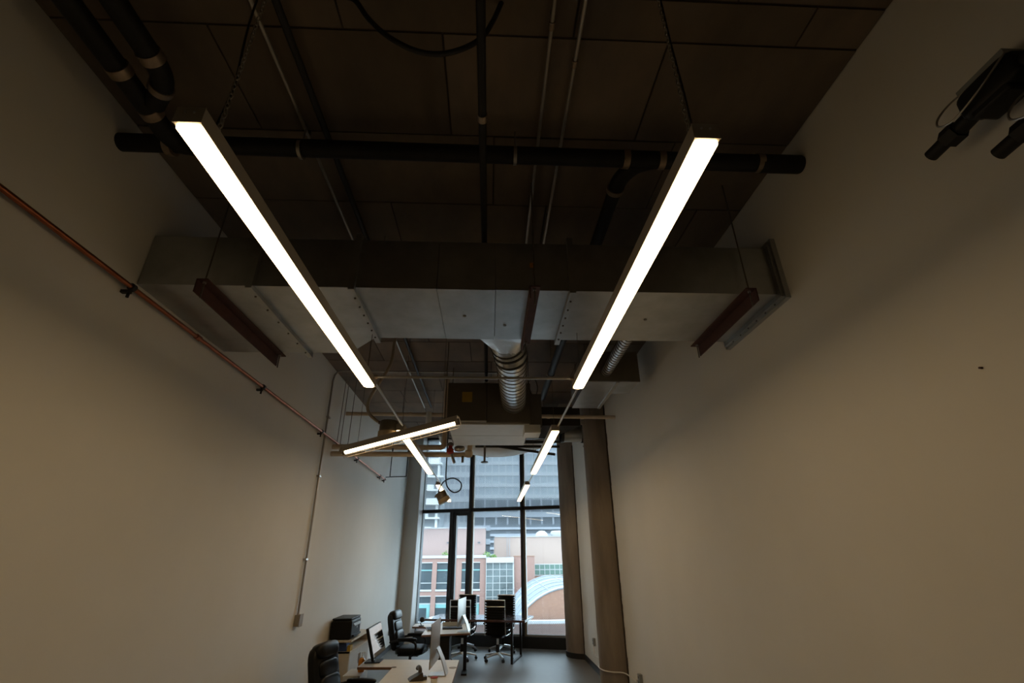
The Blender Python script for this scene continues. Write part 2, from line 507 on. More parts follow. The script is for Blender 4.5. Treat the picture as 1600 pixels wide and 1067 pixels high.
# opening casement beside the middle mullion
frame('casement_post', (-1.09, -0.10, WB), (-0.985, 0.08, WT0))
cs = frame('casement_stile', (-0.985, -0.075, WB + 0.03), (-0.905, 0.03, WT0 - 0.03))
frame('casement_stile', (-0.605, -0.075, WB + 0.03), (-0.555, 0.03, WT0 - 0.03))
frame('casement_rail', (-0.985, -0.075, WT0 - 0.09), (-0.555, 0.03, WT0 - 0.005))
frame('casement_rail', (-0.985, -0.075, WB + 0.02), (-0.555, 0.03, WB + 0.11))
part('casement_handle', MB().box((-0.945, -0.10, 1.15), (-0.925, -0.075, 1.20)).box((-0.945, -0.115, 1.05), (-0.927, -0.098, 1.20)), 'black_steel', win)
for (a, b, c, d) in ((-1.92, WT1, -0.55, WTOP - 0.05), (-0.46, WT1, 0.87, WTOP - 0.05), (0.965, WT1, 2.01, WTOP - 0.05),
                     (-1.92, WB + 0.03, -1.08, WT0), (-0.91, WB + 0.10, -0.60, WT0 - 0.08), (-0.46, WB + 0.03, 0.87, WT0), (0.965, WB + 0.03, 2.01, WT0)):
    part('pane', B((a, 0.010, b), (c, 0.022, d)), 'glass', win, smooth=False)

# ------------------------------------------------------------------ suspended lamps
def rounded_rect(w, l, r0, z, y0, n=6):
    pts = []
    for sx, far, a0 in ((1, 1, 0), (-1, 1, PI / 2), (-1, 0, PI), (1, 0, 1.5 * PI)):
        r = 0.034 if far else r0
        cx, cy = sx * (w / 2 - r), (l - r if far else r)
        for k in range(n + 1):
            a = a0 + PI / 2 * k / n
            pts.append((cx + r * math.cos(a), y0 + cy + r * math.sin(a), z))
    return pts

def chain(mb, x, y, z0, z1, wire=0.0022, ln=0.030):
    z, k = z0, 0
    while z < z1:
        ring = []
        for i in range(10):
            a = 2 * PI * i / 10
            du, dz = 0.007 * math.cos(a), ln / 2 * math.sin(a)
            ring.append((x + (du if k % 2 else 0), y + (0 if k % 2 else du), z + dz))
        mb.tube(ring, wire, 5, closed=True)
        z += ln - 2 * wire - 0.002
        k += 1
    return mb

def lamp(x, y0, y1, label, chains=False):
    t = thing('linear_lamp', label, 'lamp', (x, y0, 3.1), group='suspended linear lamps')
    l = y1 - y0
    h = MB().box((-0.042, 0, 0.0), (0.042, l, 0.062))
    part('housing', h, 'alu', t, bevel=0.002)
    d = MB().loft([rounded_rect(0.078, l - 0.008, 0.014, -0.008, 0.004), rounded_rect(0.078, l - 0.008, 0.014, 0.0005, 0.004)])
    part('diffuser', d, 'diff', t)
    for yy in (-0.003, l):
        c = part('end_cap', B((-0.043, yy, -0.001), (0.043, yy + 0.003, 0.063)), 'alu', t)
        if yy < 0:
            for sx in (-0.014, 0.014):
                part('screw', MB().cyl((sx, yy, 0.04), (sx, yy - 0.003, 0.04), 0.004, 10), 'screw', c)
    if chains:
        ch = chain(MB(), 0.0 if x > 0 else 0.03, 0.09, 0.07, H - 3.1)
        o = part('chain', ch, 'conduit', t)
        o['kind'] = 'stuff'
        w = MB().tube(spline([(0.012, 0.09, 0.06), (0.02, 0.10, 0.3), (0.004, 0.085, 0.7), (0.012, 0.09, H - 3.1)]), 0.004, 6)
        part('power_cord', w, 'rubber', t)
    else:
        part('suspension_wire', MB().cyl((0, 0.10, 0.06), (0, 0.10, H - 3.1 if y0 < YC else H2 - 3.1), 0.0022, 6), 'rod', t)
    part('suspension_wire', MB().cyl((0, l - 0.12, 0.06), (0, l - 0.12, (H if y1 - 0.12 < YC else H2) - 3.1), 0.0022, 6), 'rod', t)
    part('wire_grip', MB().cyl((0, l - 0.12, 0.06), (0, l - 0.12, 0.085), 0.008, 8), 'conduit', t)
    return t
for side, x in (('on the copper pipe side', -0.926), ('on the column side', 0.675)):
    lamp(x, 1.045, 3.44, 'nearest long lit lamp ' + side, True)
    lamp(x, 4.78, 7.50, 'middle lit lamp of the row ' + side)
    lamp(x, 8.72, 11.35, 'farthest lit lamp of the row ' + side + ', near the window')
for side, x in (('copper pipe side', -0.926), ('column side', 0.675)):
    for (a, b, w) in ((3.44, 4.78, 'nearest and middle'), (7.50, 8.72, 'middle and farthest')):
        r = thing('connecting_conduit', 'thin steel conduit joining the %s lamps, %s' % (w, side), 'conduit', (x, a, 3.1))
        part('conduit', MB().cyl((0.025, 0.0, 0.045), (0.025, b - a, 0.045), 0.011, 10), 'conduit', r)
        for yy in (0.012, b - a - 0.03):
            part('coupling', MB().cyl((0.025, yy, 0.045), (0.025, yy + 0.02, 0.045), 0.016, 10), 'clamp', r)
x0, x1 = -0.885, 0.635
r = thing('cross_conduit', 'thin steel conduit spanning between the two nearest long lamps', 'conduit', (0, 3.36, 3.15))
part('conduit', MB().cyl((x0, 0, 0), (x1, 0, 0), 0.010, 10), 'conduit', r)
for xx in (x0, x1 - 0.03):
    part('elbow_fitting', MB().cyl((xx, 0, 0), (xx + 0.03, 0, 0), 0.016, 10), 'clamp', r)

# ------------------------------------------------------------------ big rectangular duct
D0, D1, DZ0, DZ1 = 2.68, 3.45, 3.52, 3.90
duct = thing('rectangular_duct', 'large galvanised rectangular duct crossing the room wall to wall', 'duct', (0, 3.0, DZ0))
def psection(poly, z0, z1, name='duct_section', mat='galv'):
    return part(name, MB().prism(poly, z0, z1), mat, duct, local=False)
psection([(XL + 0.005, D0), (-1.585, D0), (-1.585, 3.77), (XL + 0.005, 3.77)], DZ0, DZ1)
psection([(-1.545, D0), (-0.935, D0), (-0.935, D1), (-1.22, 3.77), (-1.545, 3.77)], DZ0, DZ1)
psection([(-0.895, D0), (-0.37, D0), (-0.37, D1), (-0.895, D1)], DZ0, DZ1)
psection([(-0.366, D0), (0.02, D0), (0.02, D1), (-0.366, D1)], DZ0 - 0.002, DZ1)
psection([(0.024, D0), (0.515, D0), (0.515, D1), (0.024, D1)], DZ0, DZ1)
psection([(0.555, D0), (1.945, D0), (1.945, D1), (0.555, D1)], DZ0, DZ1)
def flange(x, y1, label=None):
    f = MB()
    g = 0.032
    f.box((x - 0.02, D0 - g, DZ0 - g), (x + 0.02, y1 + g, DZ0 + 0.004))
    f.box((x - 0.02, D0 - g, DZ1 - 0.004), (x + 0.02, y1 + g, DZ1 + g))
    f.box((x - 0.02, D0 - g, DZ0), (x + 0.02, D0 + 0.004, DZ1))
    f.box((x - 0.02, y1 - 0.004, DZ0), (x + 0.02, y1 + g, DZ1))
    o = part('joint_flange', f, 'galv', duct, local=False)
    for k in range(6):
        yy = D0 + 0.08 + (y1 - D0 - 0.16) * k / 5
        b = MB().cyl((x + 0.0, yy, DZ0 - g), (x + 0.0, yy, DZ0 - g - 0.008), 0.007, 8)
        b.v = [p - Vector(duct.location) for p in b.v]
        part('bolt', b, 'rod', o)
flange(-1.565, 3.77)
flange(-0.915, D1)
flange(0.535, D1)
flange(1.965, D1)
part('wall_collar', B((1.965, D0 - 0.05, DZ0 - 0.05), (XR, D1 + 0.05, DZ1 + 0.05)), 'galv', duct, local=False)
part('sticker', B((0.255, D0 - 0.001, 3.70), (0.285, D0 + 0.002, 3.74)), 'orange', duct, local=False, label='small orange sticker')
for (x, y) in ((-0.20, 3.05), (1.15, 3.07), (0.10, 3.2)):
    part('rivet', MB().cyl((x, y, DZ0 - 0.006), (x, y, DZ0 + 0.01), 0.012, 10), 'rod', duct, local=False)
# square to round boot on the back of the duct
bt = []
for k in range(6):
    t = k / 5
    ring = []
    for i in range(24):
        a = 2 * PI * i / 24
        ca, sa = math.cos(a), math.sin(a)
        sq = 1 / max(abs(ca), abs(sa))
        q = sq * (1 - t) + 1.0 * t
        w = 0.19 * (1 - t) + 0.15 * t
        hh = 0.16 * (1 - t) + 0.15 * t
        ring.append((0.06 + 0.08 * t + ca * q * w, D1 - 0.02 + 0.36 * t, 3.70 - 0.04 * t + sa * q * hh))
    bt.append(ring)
part('round_boot', MB().loft(bt), 'foil', duct, local=False)

def hanger(x, y0, y1, z, label, s):
    t = thing('duct_hanger', label, 'hanger', (x, y0, z), group='oxide red angle hangers')
    a = MB().box((-0.036, 0, 0.056), (0.036, y1 - y0, 0.064)).box((-0.036 if s < 0 else 0.028, 0, -0.03), (-0.028 if s < 0 else 0.036, y1 - y0, 0.058))
    part('angle_bar', a, 'oxide', t)
    for yy in (0.03, y1 - y0 - 0.04):
        part('threaded_rod', MB().cyl((0, yy, -0.06), (0, yy, H - z), 0.005, 8), 'rod', t)
        part('nut', MB().cyl((0, yy, 0.044), (0, yy, 0.056), 0.011, 6), 'conduit', t)
hanger(-1.83, 2.60, 3.85, DZ0 - 0.064, 'oxide red angle bar under the duct beside the copper pipe', -1)
hanger(0.28, 2.62, 3.52, DZ0 - 0.064, 'oxide red angle bar under the middle of the duct', -1)
hanger(1.72, 2.60, 3.54, DZ0 - 0.064, 'oxide red angle bar under the duct beside the valve wall', 1)

# ------------------------------------------------------------------ spiral ducts
def spiral(name, path, r, label, pitch=0.075, elbow=None):
    t = thing(name, label, 'duct', path[0])
    P = [Vector(p) for p in path]
    d = (P[-1] - P[0])
    ln = d.length
    part('pipe', MB().tube([P[0], P[-1]], r, 36), 'spiral', t, local=False)
    d.normalize()
    u = d.cross(Vector((0, 0, 1))).normalized()
    w = u.cross(d)
    n = int(ln / pitch * 28)
    hp = []
    for k in range(n + 1):
        a = 2 * PI * k / 28
        hp.append(P[0] + d * (ln * k / n) + (u * math.cos(a) + w * math.sin(a)) * (r + 0.001))
    part('spiral_seam', MB().tube(hp, 0.005, 5), 'rod', t, local=False)
    return t
sp = spiral('spiral_duct', [(0.18, 3.98, 3.60), (0.275, 5.42, 3.605)], 0.145, 'shiny round spiral duct running into the fan coil unit', 0.105)
gp = [(0.125, 3.76, 3.665), (0.145, 3.84, 3.655), (0.165, 3.92, 3.625), (0.18, 4.0, 3.60)]
for k in range(3):
    part('elbow_gore', MB().tube([gp[k], gp[k + 1]], 0.153, 32), 'galv', sp, local=False)
for k in range(1, 4):
    a, b = Vector(gp[k - 1]), Vector(gp[k])
    d_ = (b - a).normalized()
    part('elbow_seam', MB().tube([b - d_ * 0.011, b + d_ * 0.011], 0.159, 32), 'rubber', sp, local=False)
spiral('spiral_duct', [(1.365, D1 - 0.01, 3.93), (1.385, 5.24, 3.93)], 0.065, 'slim spiral duct running into the box duct by the columns', 0.06)

# box duct near the columns
bx = thing('box_duct', 'sheet metal box duct below the ceiling beside the columns', 'duct', (1.4, 5.2, 3.81))
part('body', B((1.14, 5.22, 3.81), (1.50, 6.32, 4.18)), 'galv', bx, local=False)
part('side_box', B((1.53, 5.22, 3.81), (1.77, 5.68, 4.18)), 'galv', bx, local=False)
part('front_plate', B((1.13, 5.20, 3.805), (1.78, 5.225, 4.19)), 'duct_dark', bx, local=False)
part('drive_slip', B((1.495, 5.22, 3.795), (1.535, 6.3, 3.815)), 'conduit', bx, local=False)
for (x, y) in ((1.2, 5.5), (1.2, 6.2), (1.7, 5.5)):
    part('hanger_rod', MB().cyl((x, y, 4.17), (x, y, H), 0.005, 8), 'rod', bx, local=False)

# ------------------------------------------------------------------ fan coil unit
fc = thing('fan_coil_unit', 'brown cased fan coil unit hung in the middle of the ceiling', 'fan coil', (0, 5.4, 3.35))
part('casing', B((-0.52, 5.42, 3.35), (0.48, 6.56, 3.85)), 'unit', fc, local=False, bevel=0.006)
part('access_panel', B((-0.51, 5.40, 3.375), (-0.055, 5.422, 3.84)), 'unit', fc, local=False, bevel=0.004)
part('front_panel', B((-0.045, 5.402, 3.355), (0.47, 5.422, 3.83)), 'unit', fc, local=False, bevel=0.004)
part('panel_trim', B((-0.52, 5.395, 3.352), (-0.05, 5.405, 3.372)), 'unit_bottom', fc, local=False)
part('tag', B((-0.345, 5.397, 3.60), (-0.225, 5.401, 3.725)), 'yellow', fc, local=False, label='yellow warning tag')
part('pan', B((-0.50, 5.44, 3.335), (0.46, 5.98, 3.352)), 'unit_bottom', fc, local=False)
part('pan', B((-0.50, 5.995, 3.335), (0.46, 6.55, 3.352)), 'unit_bottom', fc, local=False)
eb = part('control_box', B((0.48, 5.44, 3.30), (0.61, 5.80, 3.72)), 'unit', fc, local=False, bevel=0.004)
part('control_box_base', B((0.40, 5.43, 3.24), (0.59, 5.70, 3.335)), 'unit_bottom', fc, local=False)
part('cable', MB().tube(spline([(0.50, 5.46, 3.70), (0.46, 5.42, 3.86), (0.53, 5.40, 3.90), (0.57, 5.44, 3.80), (0.55, 5.5, 3.70)]), 0.006, 6), 'rubber', fc, local=False)
for (x, y) in ((-0.55, 5.5), (0.50, 5.95), (-0.55, 6.4), (0.50, 6.4)):
    part('hanger_rod', MB().cyl((x, y, 3.42), (x, y, H), 0.006, 8), 'rod', fc, local=False)
    part('lug', B((x - 0.03 if x > 0 else x - 0.015, y - 0.02, 3.42), (x + 0.015 if x > 0 else x + 0.035, y + 0.02, 3.43)), 'rod', fc, local=False)

# dark transition duct and insulated collar towards the far column
tp = MB()
lo = [(0.86, 7.62), (1.50, 7.62), (1.10, 8.55), (0.68, 8.55)]
tp.prism(lo, 3.90, 4.22)
t = thing('transition_duct', 'dark tapered duct hanging behind the fan coil unit', 'duct', (1.0, 8.0, 3.9))
part('body', tp, 'dark_wrap', t, local=False)
for (x, y) in ((0.9, 7.7), (1.4, 7.7), (0.9, 8.4)):
    part('hanger_rod', MB().cyl((x, y, 4.2), (x, y, H), 0.005, 8), 'rod', t, local=False)
t = thing('round_collar', 'grey round duct collar with dark bands above the farther column', 'duct', (1.5, 8.85, 3.9))
part('drum', MB().cyl((1.34, 8.85, 4.06), (1.80, 8.85, 4.06), 0.155, 32), 'galv', t, local=False)
for xx in (1.34, 1.735):
    part('band', MB().cyl((xx, 8.85, 4.06), (xx + 0.055, 8.85, 4.06), 0.170, 32), 'rubber', t, local=False)
part('bracket', MB().box((1.76, 8.7, 3.80), (1.80, 8.74, 4.1)).box((1.74, 8.7, 3.79), (1.82, 8.76, 3.81)), 'rod', t, local=False)
part('hanger_rod', MB().cyl((1.5, 8.85, 4.2), (1.5, 8.85, H), 0.005, 8), 'rod', t, local=False)

# sagging white insulation wrap with steel studs laid across, near the window
wr = []
for k in range(13):
    x = -1.05 + 2.3 * k / 12
    s_ = math.sin(PI * k / 12)
    ring = []
    for i in range(12):
        a = 2 * PI * i / 12
        ring.append((x, 9.9 + 0.42 * math.cos(a), 4.16 - 0.16 * s_ ** 0.7 + (0.03 + 0.13 * s_) * math.sin(a) + random.uniform(-1, 1) * 0.008))
    wr.append(ring)
solo('insulation_wrap', MB().loft(wr), 'batt', 'sagging white insulation wrap slung under the ceiling near the window', 'insulation')
for a, b, lb in (((-0.55, 9.42, 4.00), (1.43, 9.42, 4.04), 'uppermost of the dark steel studs near the window head'),
                 ((-0.30, 9.36, 3.93), (1.40, 9.46, 3.95), 'middle dark steel stud slung near the window head'),
                 ((0.02, 9.36, 3.95), (1.28, 9.30, 3.76), 'slanting dark steel stud slung lowest near the window head')):
    solo('steel_stud', MB().tube([a, b], 0.026, 4), 'stud', lb, 'stud', group='loose studs near the window head')
s = thing('suspended_drop_pipe', 'short drop pipe with a flat disc end in front of the window', 'pipe', (-0.12, 9.3, 3.5))
part('pipe', MB().cyl((-0.11, 9.25, 3.62), (-0.11, 9.25, H), 0.022, 10), 'conduit', s, local=False)
part('disc', MB().lathe([(0.02, 0.03), (0.07, 0.02), (0.07, 0.0), (0.02, -0.01)], (-0.11, 9.25, 3.59), 16), 'rod', s, local=False)

# ------------------------------------------------------------------ drain pipes
PR = 0.055
dz, dy = 4.22, 2.20
dr = thing('drain_pipe', 'thick black drain pipe crossing the room below the ceiling', 'pipe', (0, dy, dz))
part('pipe', MB().cyl((XL, dy, dz + 0.02), (XR, dy, dz - 0.005), PR, 20), 'drain', dr, local=False)
def band(mb, c, d, r=PR + 0.006, w=0.05):
    c, d = Vector(c), Vector(d).normalized()
    return mb.cyl(c - d * w / 2, c + d * w / 2, r, 20)
for xx in (-1.99, 0.845, 1.075, 1.72):
    part('clamp_band', band(MB(), (xx, dy, dz), (1, 0, 0), w=0.04), 'clamp', dr, local=False)
for xx in (-1.2, 0.135):
    part('hanger_strap', MB().cyl((xx - 0.01, dy, dz), (xx + 0.01, dy, dz), PR + 0.004, 20).cyl((xx, dy, dz + PR), (xx, dy, H), 0.005, 8), 'conduit', dr, local=False)
part('end_fitting', band(MB(), (XR - 0.14, dy, dz - 0.004), (1, 0, 0), r=PR + 0.004, w=0.26), 'drain', dr, local=False)
br = thing('drain_branch', 'black drain branch bending off the drain pipe towards the duct', 'pipe', (0.85, 2.3, dz))
part('wye', MB().tube(spline([(1.06, dy, dz), (0.93, 2.25, dz), (0.86, 2.36, dz), (0.845, 2.48, dz)], 6), PR - 0.002, 18), 'drain', br, local=False)
part('clamp_band', band(MB(), (0.845, 2.47, dz), (0, 1, 0), w=0.035), 'clamp', br, local=False)
part('pipe', MB().cyl((0.845, 2.47, dz), (0.83, 7.2, dz + 0.02), PR - 0.008, 18), 'drain', br, local=False)
part('clamp_band', band(MB(), (0.832, 6.1, dz + 0.01), (0, 1, 0), r=PR, w=0.05), 'clamp', br, local=False)
b1 = thing('drain_stack', 'black drain pipe along the copper pipe wall, nearer the wall, with two clamps', 'pipe', (-1.96, 1.0, dz))
part('pipe', MB().cyl((-1.93, YB, dz + 0.03), (-1.955, 2.05, dz), PR, 20), 'drain', b1, local=False)
part('elbow', MB().tube(spline([(-1.955, 2.0, dz), (-1.96, 2.1, dz), (-1.93, 2.18, dz), (-1.86, dy, dz)], 5), PR - 0.001, 18), 'drain', b1, local=False)
for yy in (1.70, 1.955):
    part('clamp_band', band(MB(), (-1.95, yy, dz), (0, 1, 0), w=0.05), 'clamp', b1, local=False)
b2 = thing('drain_stack', 'black drain pipe joining its neighbour by a bend, farther from the wall', 'pipe', (-1.74, 1.0, dz))
part('pipe', MB().cyl((-1.73, YB, dz + 0.035), (-1.74, 1.62, dz), PR, 20), 'drain', b2, local=False)
part('bend', MB().tube(spline([(-1.74, 1.6, dz), (-1.745, 1.70, dz), (-1.79, 1.79, dz), (-1.90, 1.90, dz)], 5), PR - 0.001, 18), 'drain', b2, local=False)
part('clamp_band', band(MB(), (-1.74, 1.62, dz), (0, 1, 0), w=0.05), 'clamp', b2, local=False)
part('clamp_band', band(MB(), (-1.80, 1.80, dz), (0.7, -0.7, 0), w=0.04), 'clamp', b2, local=False)

# ------------------------------------------------------------------ ceiling pipes and conduits
def run(name, x, z, r, mat, label, cat, y0=YB, y1=YC - 0.05, marks=(), straps=()):
    t = thing(name, label, cat, (x, 2.0, z))
    part('pipe', MB().cyl((0, y0 - 2.0, 0), (0, y1 - 2.0, 0), r, 14), mat, t)
    for m in marks:
        part('coupling', MB().cyl((0, m - 2.0 - 0.02, 0), (0, m - 2.0 + 0.02, 0), r + 0.005, 14), 'clamp', t)
    for m in straps:
        part('strap', MB().box((-0.012, m - 2.0 - 0.008, 0), (0.012, m - 2.0 + 0.008, H - z)), 'rod', t)
    return t
run('sprinkler_pipe', -0.062, 4.0, 0.021, 'drain', 'slim black sprinkler pipe running down the middle of the ceiling', 'pipe', marks=(1.74, 5.75), straps=(0.3, 2.6, 4.2, 7.5))
run('ceiling_conduit', 0.292, 4.40, 0.011, 'conduit', 'thin grey ceiling conduit closest to the sprinkler pipe', 'conduit', straps=(1.45, 3.0), marks=(1.5,))
run('ceiling_conduit', 0.445, 4.40, 0.011, 'conduit', 'thin grey ceiling conduit on the column side of its twin', 'conduit', straps=(1.45, 3.0), marks=(1.7,))
run('ceiling_conduit', -1.205, 4.40, 0.011, 'conduit', 'thin grey ceiling conduit on the copper pipe side of the black tube', 'conduit', y1=8.3, straps=(0.9, 2.25, 4.5))
run('ceiling_tube', -1.075, 4.385, 0.020, 'rubber', 'black tube along the ceiling above the lamps on the copper pipe side', 'pipe', y1=8.2, straps=(0.7, 2.4, 5.2, 7.0))
k = 1.07
lp = [(-0.80, 1.42, H), (-0.70, 1.42, 4.41), (-0.615, 1.42, 4.27), (-0.51, 1.42, 4.14), (-0.38, 1.42, 4.045), (-0.268, 1.42, 4.02), (-0.16, 1.42, 4.06), (-0.066, 1.42, 4.15), (-0.013, 1.42, 4.28), (0.03, 1.42, H)]
solo('cable_loop', MB().tube(spline(lp, 6), 0.0125, 10), 'rubber', 'thick black cable hanging from the ceiling in a loop', 'cable')

# conduit running down the copper pipe wall to a box, and along the ceiling
wc = thing('wall_conduit', 'steel conduit bending off the ceiling and down the wall to a box', 'conduit', (XL + 0.02, 6.5, 1.25))
part('pipe', MB().tube(spline([(XL + 0.022, 6.54, 1.30), (XL + 0.022, 6.50, 2.6), (XL + 0.022, 6.45, 4.0), (XL + 0.022, 6.45, 4.26), (XL + 0.06, 6.45, 4.36), (XL + 0.16, 6.45, 4.385), (-1.4, 6.45, 4.385), (0.2, 6.45, 4.385)], 6), 0.013, 10), 'conduit', wc, local=False)
for z in (1.9, 2.9, 3.7):
    part('strap', B((XL + 0.001, 6.46, z), (XL + 0.04, 6.54, z + 0.02)), 'conduit', wc, local=False)
ob = thing('junction_box', 'grey box with a knob at the foot of the wall conduit', 'electrical box', (XL, 6.55, 1.19))
part('box', B((XL + 0.001, 6.50, 1.19), (XL + 0.06, 6.60, 1.31)), 'grey_plastic', ob, local=False, bevel=0.004)
part('cover', B((XL + 0.06, 6.495, 1.185), (XL + 0.066, 6.605, 1.315)), 'grey_plastic', ob, local=False)
part('knob', MB().cyl((XL + 0.03, 6.60, 1.24), (XL + 0.03, 6.66, 1.24), 0.014, 10), 'rod', ob, local=False)

# copper pipe on the wall
cp = thing('copper_pipe', 'long copper pipe clamped along the tall white wall', 'pipe', (-2.235, 4.0, 3.44))
part('pipe', MB().cyl((-2.235, YB, 3.445), (-2.235, 10.45, 3.445), 0.015, 16), 'copper', cp, local=False)
for y in (0.9, 2.60, 4.46, 6.24, 8.1, 9.9, 10.35):
    m = MB().cyl((-2.235, y - 0.014, 3.445), (-2.235, y + 0.014, 3.445), 0.024, 14)
    m.box((XL, y - 0.012, 3.405), (-2.235, y + 0.012, 3.425)).cyl((-2.245, y, 3.43), (-2.245, y, 3.375), 0.009, 8)
    part('pipe_clamp', m, 'rubber', cp, local=False)
for y in (3.3, 7.2):
    part('coupling', MB().cyl((-2.235, y, 3.445), (-2.235, y + 0.05, 3.445), 0.021, 16), 'copper', cp, local=False)
hb = thing('trapeze_frame', 'thin black rectangular hanger frame at the far end of the copper pipe', 'hanger', (-2.0, 10.6, 3.54))
for a, b in (((-2.18, 10.6, 3.53), (-1.83, 10.6, 3.54)), ((-2.18, 10.6, 3.53), (-2.18, 10.6, H)), ((-1.83, 10.6, 3.54), (-1.83, 10.6, H)), ((-2.235, 10.45, 3.50), (-2.17, 10.6, 3.53))):
    part('bar', MB().cyl(a, b, 0.010, 8), 'black_steel', hb, local=False)

# ------------------------------------------------------------------ beige pipes
t = thing('insulated_pipe', 'slim beige pipe crossing wall to wall behind the fan coil unit', 'pipe', (0, 7.3, 3.97))
part('pipe', MB().cyl((XL, 7.32, 4.0), (XR, 7.28, 3.95), 0.030, 16), 'beige', t, local=False)
for xx in (1.45, -1.3, -0.75, 0.9):
    part('joint_band', MB().cyl((xx, 7.3, 3.975 - xx * 0.0117), (xx + 0.05, 7.3, 3.975 - xx * 0.0117), 0.034, 16), 'beige', t, local=False)
part('white_tee', MB().cyl((-0.98, 7.28, 3.82), (-0.98, 7.28, 4.02), 0.045, 14), 'batt', t, local=False)
for xx in (-1.4, 1.6):
    part('hanger_rod', MB().cyl((xx, 7.3, 4.0), (xx, 7.3, H), 0.005, 8), 'rod', t, local=False)
t = thing('insulated_pipe', 'upper of two thick beige pipes coming off the wall', 'pipe', (-1.5, 6.93, 3.37))
part('pipe', MB().tube([(XL, 6.93, 3.39), (-0.72, 6.93, 3.385)], 0.038, 16), 'beige', t, local=False)
part('riser', MB().tube(spline([(-0.80, 6.93, 3.385), (-0.70, 6.93, 3.40), (-0.68, 6.93, 3.52), (-0.68, 6.93, H)], 5), 0.038, 16), 'beige', t, local=False)
t2 = thing('insulated_pipe', 'lower of two thick beige pipes, turning up at its end', 'pipe', (-1.3, 6.90, 3.26))
part('pipe', MB().tube(spline([(XL, 6.90, 3.285), (-1.3, 6.90, 3.28), (-0.42, 6.90, 3.275), (-0.32, 6.90, 3.29), (-0.30, 6.90, 3.38), (-0.30, 6.90, 3.50)], 5), 0.036, 16), 'beige', t2, local=False)
part('elbow_cover', MB().pillow((-0.315, 6.90, 3.29), (0.12, 0.10, 0.11), 0.7), 'beige', t2, local=False)
part('top_fitting', MB().cyl((-0.30, 6.90, 3.42), (-0.30, 6.90, 3.50), 0.045, 14), 'beige', t2, local=False)
part('clip', MB().box((-1.42, 6.86, 3.32), (-1.40, 6.88, 3.36)), 'rubber', t2, local=False)
for x, y in ((-2.24, 6.93), (-2.19, 6.93), (-2.07, 6.90)):
    solo('support_rod', MB().cyl((x, y, 3.40), (x, y, H), 0.005, 8), 'rod', {-2.24: 'thin rod holding the beige pipes, closest to the wall', -2.19: 'middle one of three thin rods holding the beige pipes', -2.07: 'thin rod holding the beige pipes, farthest from the wall'}[x], 'rod', group='rods above the beige pipes')
v = thing('pipe_valve', 'red valve with wires on the end of the beige pipes', 'valve', (-0.59, 6.85, 3.28))
part('body', MB().lathe([(0.03, 0), (0.05, 0.02), (0.05, 0.07), (0.03, 0.09), (0.03, 0.12)], (-0.58, 6.84, 3.27), 14), 'red', v, local=False)
part('bonnet', MB().lathe([(0.045, 0), (0.05, 0.03), (0.02, 0.05)], (-0.58, 6.84, 3.39), 14), 'rod', v, local=False)
part('drain_plug', MB().cyl((-0.56, 6.84, 3.27), (-0.51, 6.82, 3.14), 0.022, 10), 'conduit', v, local=False)
part('drain_plug', MB().cyl((-0.40, 6.88, 3.25), (-0.40, 6.88, 3.16), 0.018, 10), 'rod', v, local=False)
part('foil_scrap', MB().pillow((-0.45, 6.9, 3.36), (0.16, 0.10, 0.09), 0.8), 'foil', v, local=False)

# ------------------------------------------------------------------ work lamp, lamp cans
A, Bq = Vector((-1.386, 4.50, 2.795)), Vector((-0.282, 4.15, 3.000))
d = (Bq - A)
L = d.length
wl = thing('shop_lamp', 'slanting wire-guarded fluorescent lamp hanging below the beige pipes', 'lamp', A)
d.normalize()
n_ = d.cross(Vector((0, 0, 1))).normalized()
upv = n_.cross(d)
def wlp(s, a, b):
    return d * s + n_ * a + upv * b
hs = MB()
prof = [(-0.068, 0.010), (-0.032, 0.075), (0.032, 0.075), (0.068, 0.010), (0.063, 0.010), (0.028, 0.067), (-0.028, 0.067), (-0.063, 0.010)]
hs.loft([[wlp(0, a, b) for a, b in prof], [wlp(L, a, b) for a, b in prof]])
part('reflector', hs, 'alu', wl)
part('tube', MB().cyl(wlp(0.03, 0, 0.018), wlp(L - 0.03, 0, 0.018), 0.019, 14), 'tube', wl)
for s0 in (0.0, L - 0.03):
    part('lamp_holder', MB().tube([wlp(s0, 0, 0.025), wlp(s0 + 0.03, 0, 0.025)], 0.03, 10), 'rod', wl)
gd = MB()
for a, b in ((-0.04, -0.02), (0.0, -0.035), (0.04, -0.02)):
    gd.tube([wlp(0.01, a, b), wlp(L - 0.01, a, b)], 0.0015, 5)
for k in range(13):
    s_ = 0.02 + (L - 0.04) * k / 12
    gd.tube([wlp(s_, -0.052, 0.015), wlp(s_, -0.04, -0.02), wlp(s_, 0, -0.035), wlp(s_, 0.04, -0.02), wlp(s_, 0.052, 0.015)], 0.0013, 5)
part('wire_guard', gd, 'clamp', wl)
for s0 in (0.16, L - 0.16):
    p = wlp(s0, 0, 0.07)
    part('hanging_wire', MB().cyl(p, (p.x, p.y, H - A.z), 0.002, 6), 'rod', wl)

